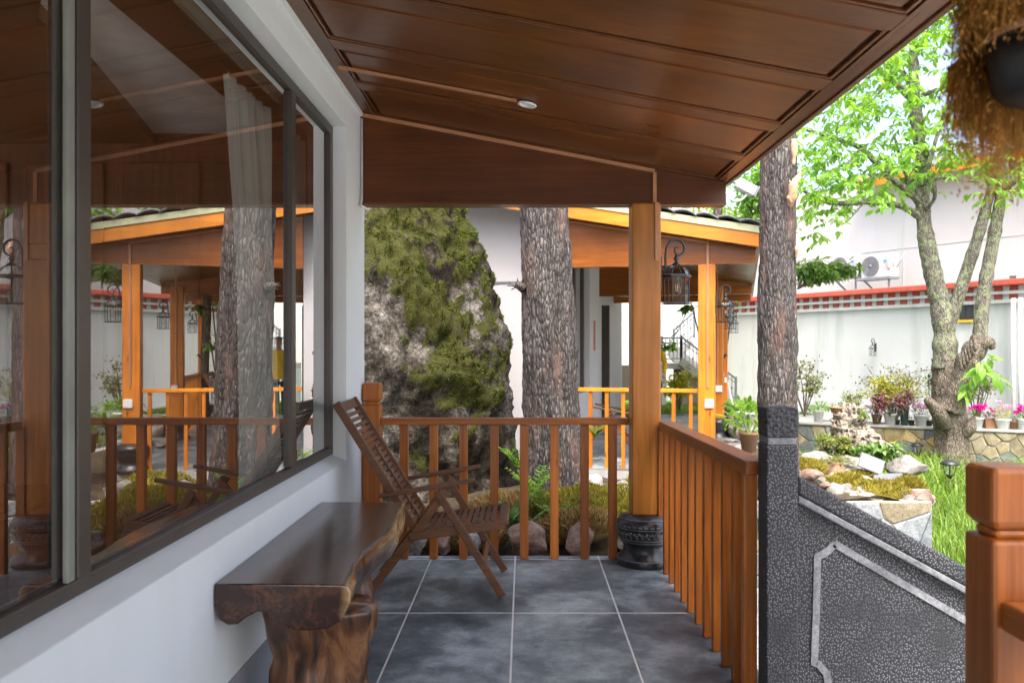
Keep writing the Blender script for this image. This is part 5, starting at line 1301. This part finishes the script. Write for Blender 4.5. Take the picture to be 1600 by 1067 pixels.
# ================================================================ PATH LIGHTS, SOLAR PANEL LIGHT
def pathlight(p, s, hgt, label):
    o = empty('path_light', (p.x, p.y, -.955), label, 'garden light', 'small black path lights'); z = p.z+.955
    MB().tube([(0,0,0), (0,0,z-.10*s)], .012*s+.006, 8).build('stake', M['iron'], o)
    MB().lathe([(.02,-.10), (.05,-.06), (.07,-.05), (.075,-.04), (.07,-.035)], (0,0,z), 6, False).build('cup', M['iron'], o)
    for k in range(6):
        a = k*math.pi/3
        MB().tube([(.066*s*math.cos(a), .066*s*math.sin(a), z-.04), (.10*s*math.cos(a), .10*s*math.sin(a), z+.12*s)], .006*s, 4).build('cage_bar', M['iron'], o)
    MB().lathe([(.062*s,-.036), (.096*s,.12*s)], (0,0,z), 6, False, False).build('glass', M['lampglass'], o)
    MB().lathe([(.13*s,.115*s), (.135*s,.13*s), (.10*s,.16*s), (.05*s,.185*s), (.02*s,.20*s), (.022*s,.215*s), (.012*s,.235*s), (.003,.25*s)], (0,0,z), 12, True).build('cap', M['iron'], o)
pathlight(at(1433, 705, 16.5), .95, .4, 'black path light further back, standing in front of the planter stones')
pathlight(at(1484, 738, 13.3), 1.12, .5, 'nearer black path light with a latticed lamp head in the grass')
sp_ = empty('solar_floodlight', at(1383, 748, 9.4), 'grey solar garden floodlight with two tilted panels lying on the rocks', 'garden light')
pp = MB().box(-.155, .155, -.12, .12, -.012, .012).build('solar_panel', M['greyplastic'], sp_, bevel=.004); pp.rotation_euler = (R(20), R(-6), R(-28)); pp.location = (.02, -.02, .0)
q_ = MB().box(-.142, .142, -.108, .108, .0125, .016).build('panel_face', M['screen'], pp)
pp = MB().box(-.14, .14, -.010, .010, -.095, .095).build('lamp_head', M['greyplastic'], sp_, bevel=.004); pp.rotation_euler = (R(-30), R(22), R(-12)); pp.location = (-.09, .16, .15)
MB().box(-.128, .128, -.013, -.0105, -.083, .083).build('lamp_face', M['screen'], pp)
MB().tube([(.12, .0, -.02), (.16, -.02, -.08), (.20, -.04, -.12)], .012, 6).build('bracket', M['iron'], sp_)

# ================================================================ FAR COURTYARD WALL
FW = Vector((8.0, 24.2)); fu = Vector((.509, -.861)).normalized(); fang = math.atan2(fu.y, fu.x)
fw = empty('courtyard_wall', (FW.x, FW.y, 0), 'long white courtyard wall topped by a red coping with two rows of red blocks', 'wall', None, fang)
MB().box(-14, 12, .0, .3, -.96, 2.52).build('wall', M['farwhite'], fw)
MB().box(-14, 12, -.10, .3, 2.521, 2.60).box(-14, 12, -.16, .3, 2.722, 2.79).box(-14, 12, -.06, .3, 2.601, 2.721).box(-14, 12, -.10, .3, 2.791, 2.911).build('cornice', M['farwhite'], fw)
MB().box(-14, 12, -.30, .3, 2.912, 3.05).build('red_coping', M['red'], fw, bevel=.02)
dt = MB().box(-.09, .09, -.095, -.061, 0, .118).mesh('red_block', M['redtile'])
dtb = MB().box(-.09, .09, -.135, -.101, 0, .118).mesh('red_block', M['redtile'])
for k in range(72):
    x = -13.7+k*.345
    put(dt, 'red_block', fw, (x-.03, .0, 2.602)); put(dtb, 'red_block', fw, (x, .0, 2.792))
# small window with yellow sill (local x by the ray that meets the wall)
def onfar(px, off=0):
    k = (px-818)/F; n = Vector((-fu.y, fu.x)); o = FW+n*off; s = (k*o.y-o.x)/(fu.x-k*fu.y); q = o+fu*s; return s, q
s1, q1 = onfar(1500); s2, q2 = onfar(1522)
zc = lambda y, D: 1.5-(y-543)/F*D
wz0, wz1 = zc(500, q1.y), zc(471, q1.y)
MB().box(s1, s2, -.03, -.001, wz0, wz1).build('window_frame', M['frame'], fw, bevel=.004)
for a, b in ((s1+.04, (s1+s2)/2-.02), ((s1+s2)/2+.02, s2-.04)): MB().box(a, b, -.036, -.031, wz0+.05, wz1-.04).build('pane', M['darkglass'], fw)
MB().box(s1-.03, s2+.03, -.07, -.001, wz0-.06, wz0-.001).build('window_sill', M['yellow'], fw)
for px in (1586, 1597, 1612):
    s, q = onfar(px, -.30); MB().tube([(s, -.36, -.6), (s, -.36, 2.6)], .05, 12).build('downpipe', M['whiteplastic'], fw)
s, q = onfar(1368, -.12)
lantern((q.x, q.y, zc(541, q.y)+.02), fang-R(90)+R(0), 'small black wall lantern mounted alone on the white courtyard wall', 'black iron wall lanterns')
# upper building
ub = empty('upper_building', (FW.x, FW.y, 0), 'warm white upper storey with orange fascia and grey tiles behind the courtyard wall', 'building', None, fang)
MB().box(-14, 14, 1.6, 6, -.96, 6.35).build('wall', M['upwhite'], ub)
MB().box(-14, 14, 1.585, 1.599, 4.25, 4.27).build('wall_joint', M['farwhite'], ub)
for px in (1411,): s, q = onfar(px, 1.6); MB().box(s, s+.03, 1.58, 1.599, 3, 6.3).build('wall_joint', M['farwhite'], ub)
MB().prism([(1.0, 6.10), (6.0, 7.6), (6.0, 7.75), (1.0, 6.25)], 1.35, 14, 'x').build('roof_slab', M['mortar'], ub)
MB().box(1.30, 14.05, .93, .999, 6.00, 6.22).build('fascia', M['p2_x'], ub, bevel=.01)
m = MB()
for k in range(50):
    x = 1.35+k*.25
    for jj in range(14):
        y = .92+jj*.36; z = 6.24+(y-1.0)*.3
        m.prism([(x+math.cos(a)*.11, math.sin(a)*.07) for a in np.linspace(0, math.pi, 6)], 0, .01, 'y') if False else None
        b0 = len(m.v)
        vv = []
        for yy, zz in ((y, z+.02), (y+.40, z+.12)):
            for a in np.linspace(0, math.pi, 6): vv.append((x+math.cos(a)*.115, yy, zz+math.sin(a)*.07))
        m.add(vv, [(i, i+1, i+7, i+6) for i in range(5)]+[tuple(range(5, -1, -1))], False)
m.build('roof_tiles', M['rooftile'], ub, kind='stuff')
# air conditioners on steel brackets
def acunit(px, py, w, label, off=.55):
    s, q = onfar(px, off); z = zc(py, q.y)
    o = empty('air_conditioner', (q.x, q.y, z), label, 'air conditioner', 'air conditioning units above the courtyard wall', fang)
    h = w*.70; d = .34
    MB().box(-w/2, w/2, 0, d, 0, h).build('case', M['ac'], o, bevel=.02)
    r = h*.42; fc = (-w*.17, -.004, h*.5)
    f = MB()
    fm = MB().lathe([(r,0), (r,.012), (r*.96,.014), (.001,.006)], seg=32).build('fan', M['acgrey'], o); fm.rotation_euler = (R(90), 0, 0); fm.location = (fc[0], -.001, fc[2])
    gm = MB()
    for rr_ in (.25,.4,.55,.7,.85,1.0): gm.lathe([(r*rr_-.003,.016), (r*rr_+.003,.020)], seg=32, cap=False)
    for k in range(12):
        a = k*math.pi/6; gm.beam((0,0,.018), (r*math.cos(a), r*math.sin(a), .018), .004, .004)
    gm.lathe([(r*.16,.014), (r*.16,.026), (.001,.028)], seg=16)
    g2 = gm.build('grille', M['greyplastic'] if False else M['steel'], o); g2.rotation_euler = (R(90), 0, 0); g2.location = (fc[0], -.001, fc[2])
    MB().box(w*.27, w*.36, -.006, -.001, h*.62, h*.72).build('badge', M['blue'], o)
    MB().box(w*.42, w*.495, -.03, -.001, h*.35, h*.9).build('valve_cover', M['ac'], o, bevel=.006)
    b = MB().box(-w/2-.1, w/2+.05, -.1, d, -.06, -.005)
    b.beam((w/2-.05, .0, -.06), (w/2-.05, .0, -.38), .04, .04); b.beam((-w/2+.1, .0, -.06), (-w/2+.25, .3, -.38), .04, .04); b.build('bracket', M['steel'], o)
    MB().tube([(w/2, .1, h*.6), (w/2+.12, .1, h*.4), (w/2+.22, .1, h*.6), (w/2+.36, .1, h*.95)], .02, 8).build('pipe', M['concrete'], o)
acunit(1368, 434, .92, 'nearer white air conditioner with blue badge standing on a steel bracket')
acunit(1319, 432, .86, 'farther white air conditioner partly covered by loquat leaves')
s, q = onfar(1594, .2); tb = empty('water_meter_box', (q.x, q.y, 3.06), 'white electrical box on the red coping at the right picture edge', 'box', None, fang)
MB().box(-.1, .35, 0, .25, 0, .28).build('case', M['whiteplastic'], tb, bevel=.03); MB().tube([(.1,.1,.28), (.1,.1,.42)], .02, 8).build('pipe', M['steel'], tb); MB().box(-.25, -.11, 0, .2, 0, .1).build('valve', M['greyplastic'], tb, bevel=.01)

# ================================================================ ANNEX, STAIR
an = empty('annex_building', (3.0, 23.5, 0), 'plain white building behind the iron stair and the pavilion', 'building', None, R(-4))
MB().box(-5.5, 2.45, 0, 6, -.9, 6.5).build('wall', M['upwhite'], an)
MB().box(-.2, .55, -.05, -.001, 0, .0+1.0).build('door', M['frame'], an)
st_ = empty('outdoor_stair', (0, 0, 0), 'outdoor stair with a grey iron railing climbing left to a landing', 'staircase')
D = 20.8
for k in range(7):
    x0 = 5.30-.19*k; z0 = .16*k
    MB().box(x0-.19, x0, D, D+1.1, 0, z0+.16).build('step', M['cut_a'], st_, bevel=.01)
MB().box(3.45, 3.965, D, D+1.3, .96, 1.10).build('landing', M['concrete'], st_)
MB().box(3.45, 3.60, D+.02, D+1.3, 0, .958).build('landing_pier', M['upwhite'], st_)
MB().beam((5.34, D-.03, .05), (3.95, D-.03, 1.17), .05, .20).build('stringer', M['concrete'], st_)
MB().beam((5.6, D+1.13, .05), (3.9, D+1.13, 1.45), .05, .35).build('rear_stringer', M['concrete'], st_)
MB().beam((3.95, D+1.2, 1.15), (4.5, D+1.2, 1.65), .05, .16).build('upper_stringer', M['concrete'], st_)
def ironrail(a, b, h, n, nm='railing'):
    a = Vector(a); b = Vector(b); m = MB(); u = Vector((0, 0, 1))
    m.beam(a+u*h, b+u*h, .045, .045); m.beam(a+u*.10, b+u*.10, .03, .03); m.beam(a+u*(h-.12), b+u*(h-.12), .02, .02)
    for k in range(n+1):
        p = a.lerp(b, k/n); big_ = k in (0, n)
        m.box(p.x-(.03 if big_ else .009), p.x+(.03 if big_ else .009), p.y-.01, p.y+.01, p.z+(0 if big_ else .1), p.z+h+(.05 if big_ else 0))
        if not big_ and k % 2: m.lathe([(.004,-.06), (.028,0), (.004,.06)], (p.x, p.y, p.z+h*.5), 6)
    m.build(nm, M['steel'], st_)
ironrail((5.34, D-.03, .10), (3.97, D-.03, 1.15), .62, 14)
ironrail((3.96, D-.03, 1.12), (3.48, D-.03, 1.12), .62, 5, 'landing_railing')
ironrail((4.0, D+1.2, 1.25), (4.55, D+1.2, 1.75), .70, 6, 'upper_railing')
cl = MB(); vs = []; fs = []
for i in range(13):
    for jj in range(25):
        t = i/12; s = jj/24; wd = .10+.28*t
        vs.append((5.0-.03+(s-.5)*2*wd-.06*t, D-.12-.05*t+.04*math.sin(s*26)*(.3+t), .86-.86*t+.0))
for i in range(12):
    for jj in range(24): a = i*25+jj; fs.append((a, a+1, a+26, a+25))
cl.add(vs, fs, True); tag(cl.build('white_sheet', M['plaster']), 'white cloth hanging over the lower stair railing', 'cloth')
tr = empty('young_tree', (4.05, 16.8, 0), 'thin grey tree trunk rising behind the hanging lanterns of the pavilion', 'tree')
tr.location = (at(1123, 640, 16.8).x, 16.8, 0)
MB().tube(spin([(0,0,0), (.02,0,1.0), (-.02,0,2.0), (-.05,0,3.2), (0,0,4.5)], 6), .085, 16, lambda p, d, a, r: .012*noise.noise(p*9)).build('trunk', M['pine'], tr)
MB().tube([(.05,0,1.25), (.14,-.02,1.36), (.17,-.02,1.33)], [.03,.025,.015], 8).build('branch_stub', M['pine'], tr)

# ================================================================ PERSON (yellow jacket, mostly hidden by the column)
pe = empty('person', (2.84, 18.0, 0), 'person in a yellow jacket standing on the path, almost hidden behind the porch column', 'person', None, R(-10))
def skin_mesh(name, mat, verts, edges, sub=2):
    me = bpy.data.meshes.new(name); me.from_pydata([v[:3] for v in verts], edges, []); me.materials.append(mat)
    o = bpy.data.objects.new(name, me); COL.objects.link(o); o.parent = pe
    sk = o.modifiers.new('skin', 'SKIN'); sk.use_smooth_shade = True
    lay = me.skin_vertices[0].data if me.skin_vertices else None
    if lay is None:
        bm = bmesh.new(); bm.from_mesh(me); bm.verts.layers.skin.verify(); bm.to_mesh(me); bm.free(); lay = me.skin_vertices[0].data
    for i, v in enumerate(verts): lay[i].radius = (v[3], v[4] if len(v) > 4 else v[3]); lay[i].use_root = (i == 0)
    ss = o.modifiers.new('sub', 'SUBSURF'); ss.levels = sub; ss.render_levels = sub
    return o
M['skin'] = plain('skin', (.45,.26,.17), .6); M['hair'] = plain('black_hair', (.015,.012,.011), .5); M['jacket'] = plain('yellow_jacket_fabric', (.80,.50,.02), .8); M['trousers'] = plain('dark_trousers', (.03,.035,.05), .8)
skin_mesh('body', M['skin'], [(0,0,1.38,.07), (0,0,1.47,.055), (0,.0,1.53,.06), (0,-.005,1.60,.085,.095), (0,0,1.68,.075,.09), (0,0,1.72,.04,.05), (0,-.10,1.575,.018)], [(0,1), (1,2), (2,3), (3,4), (4,5), (3,6)])
skin_mesh('hair', M['hair'], [(0,.03,1.62,.085,.09), (0,.02,1.70,.085,.095), (0,.01,1.74,.05)], [(0,1), (1,2)])
skin_mesh('jacket', M['jacket'], [(0,0,.95,.16,.12), (0,0,1.10,.15,.11), (0,0,1.28,.17,.12), (0,0,1.40,.12,.09), (.19,0,1.37,.07), (.25,-.02,1.12,.055), (.22,-.16,.95,.045), (-.19,0,1.37,.07), (-.25,-.02,1.12,.055), (-.24,-.10,.90,.045), (0,0,.82,.17,.13)],
          [(0,1), (1,2), (2,3), (3,4), (4,5), (5,6), (3,7), (7,8), (8,9), (0,10)])
skin_mesh('trousers', M['trousers'], [(0,0,.85,.14,.11), (.10,0,.75,.085), (.11,0,.45,.06), (.11,.01,.10,.05), (.11,-.08,.05,.04), (-.10,0,.75,.085), (-.11,0,.45,.06), (-.11,.01,.10,.05), (-.11,-.08,.05,.04)], [(0,1), (1,2), (2,3), (3,4), (0,5), (5,6), (6,7), (7,8)])
for sx, px_, py_, pz_ in ((1, .22, -.20, .92), (-1, -.24, -.115, .86)):
    vv = [(px_, py_, pz_, .026, .016), (px_, py_-.04, pz_-.03, .028, .015)]; ee = [(0,1)]
    for k in range(4):
        i0 = len(vv); ox = (k-1.5)*.017
        vv += [(px_+ox, py_-.07, pz_-.055, .0085), (px_+ox, py_-.085, pz_-.085+.004*abs(k-1), .008), (px_+ox, py_-.08, pz_-.112+.006*abs(k-1), .007)]; ee += [(1,i0), (i0,i0+1), (i0+1,i0+2)]
    i0 = len(vv); vv += [(px_-sx*.03, py_-.035, pz_-.02, .010), (px_-sx*.045, py_-.06, pz_-.045, .009)]; ee += [(0,i0), (i0,i0+1)]
    skin_mesh('hand', M['skin'], vv, ee, 1)

# ================================================================ THINGS ON THE HOUSE EDGE
fl = empty('floodlight', (1.47, 6.02, 2.66), 'small grey box floodlight on a bracket under the roof corner', 'floodlight')
b_ = MB().box(-.02, .13, -.04, .04, -.035, .04).build('case', M['ac'], fl, bevel=.01); b_.rotation_euler = (0, R(28), 0); b_.location = (.10, .0, .03)
b_ = MB().box(.131, .142, -.044, .044, -.038, .044).build('lens', M['acgrey'], fl, bevel=.003); b_.rotation_euler = (0, R(28), 0); b_.location = (.10, .0, .03)
MB().tube(spin([(-.0,0,-.03), (.06,0,-.09), (.12,0,-.08), (.16,0,-.04)], 4), .008, 8).build('bracket', M['whiteplastic'], fl)
hp = empty('straw_bundle', (.862, 1.36, 2.505), 'dry straw bundle wrapped round a black pot hanging at the top right corner', 'decoration')
MB().tube([(0,0,-.30), (0,0,0), (.0,0,.17)], .006, 8).build('cord', M['greyplastic'], hp)
MB().lathe([(.002,-.604), (.045,-.600), (.068,-.592), (.080,-.572), (.084,-.54), (.086,-.50)], seg=32).lathe([(.086,-.50), (.089,-.497), (.08,-.49), (.03,-.485)], seg=32).build('pot', M['black'], hp)
MB().lathe([(.088,-.4965), (.090,-.484), (.07,-.478), (.01,-.476)], seg=32).build('rim', M['cutwood'], hp)
m = MB(); rs = random.Random(77)
for i in range(5200):
    a = rs.uniform(0, 6.283); layer = rs.random()
    r0 = rs.uniform(.02, .06); r1 = rs.uniform(.07, .142)
    front = R(150) < a < R(338)
    ztop = -.28-rs.random()*.10; L = rs.uniform(.16, .40)
    if front: L = rs.uniform(.04, .12); ztop = -.34-rs.random()*.07
    p0 = Vector((math.cos(a)*r0*1.6, math.sin(a)*r0*1.6, ztop+.05*rs.random())); p1 = Vector((math.cos(a)*r1, math.sin(a)*r1, ztop-L*.45)); p2_ = p1+Vector((rs.gauss(0,.012), rs.gauss(0,.012), -L*.62))
    w_ = .0011; sx = Vector((-math.sin(a), math.cos(a), 0))*w_
    m.add([p0-sx, p0+sx, p1+sx, p1-sx, p2_], [(0,1,2,3), (3,2,4)])
    for k in range(2):
        q = p1.lerp(p2_, rs.random()); m.leaf(q, Vector((rs.gauss(0,.4), rs.gauss(0,.4), -1)).normalized(), Vector((0,1,0)), .009, .003, 0)
for i in range(1500):
    q = Vector((rs.uniform(-.10, .10), rs.uniform(.08, .13), -.50)); e = q+Vector((rs.gauss(0,.025), rs.gauss(0,.02), -rs.uniform(.05,.19)))
    sx = Vector((.0012, 0, 0)); m.add([q-sx, q+sx, e], [(0,1,2)])
    m.leaf(q.lerp(e, rs.random()), Vector((rs.gauss(0,.3), 0, -1)).normalized(), Vector((0,1,0)), .009, .003, 0)
m.build('straw', M['straw'], hp, kind='stuff')
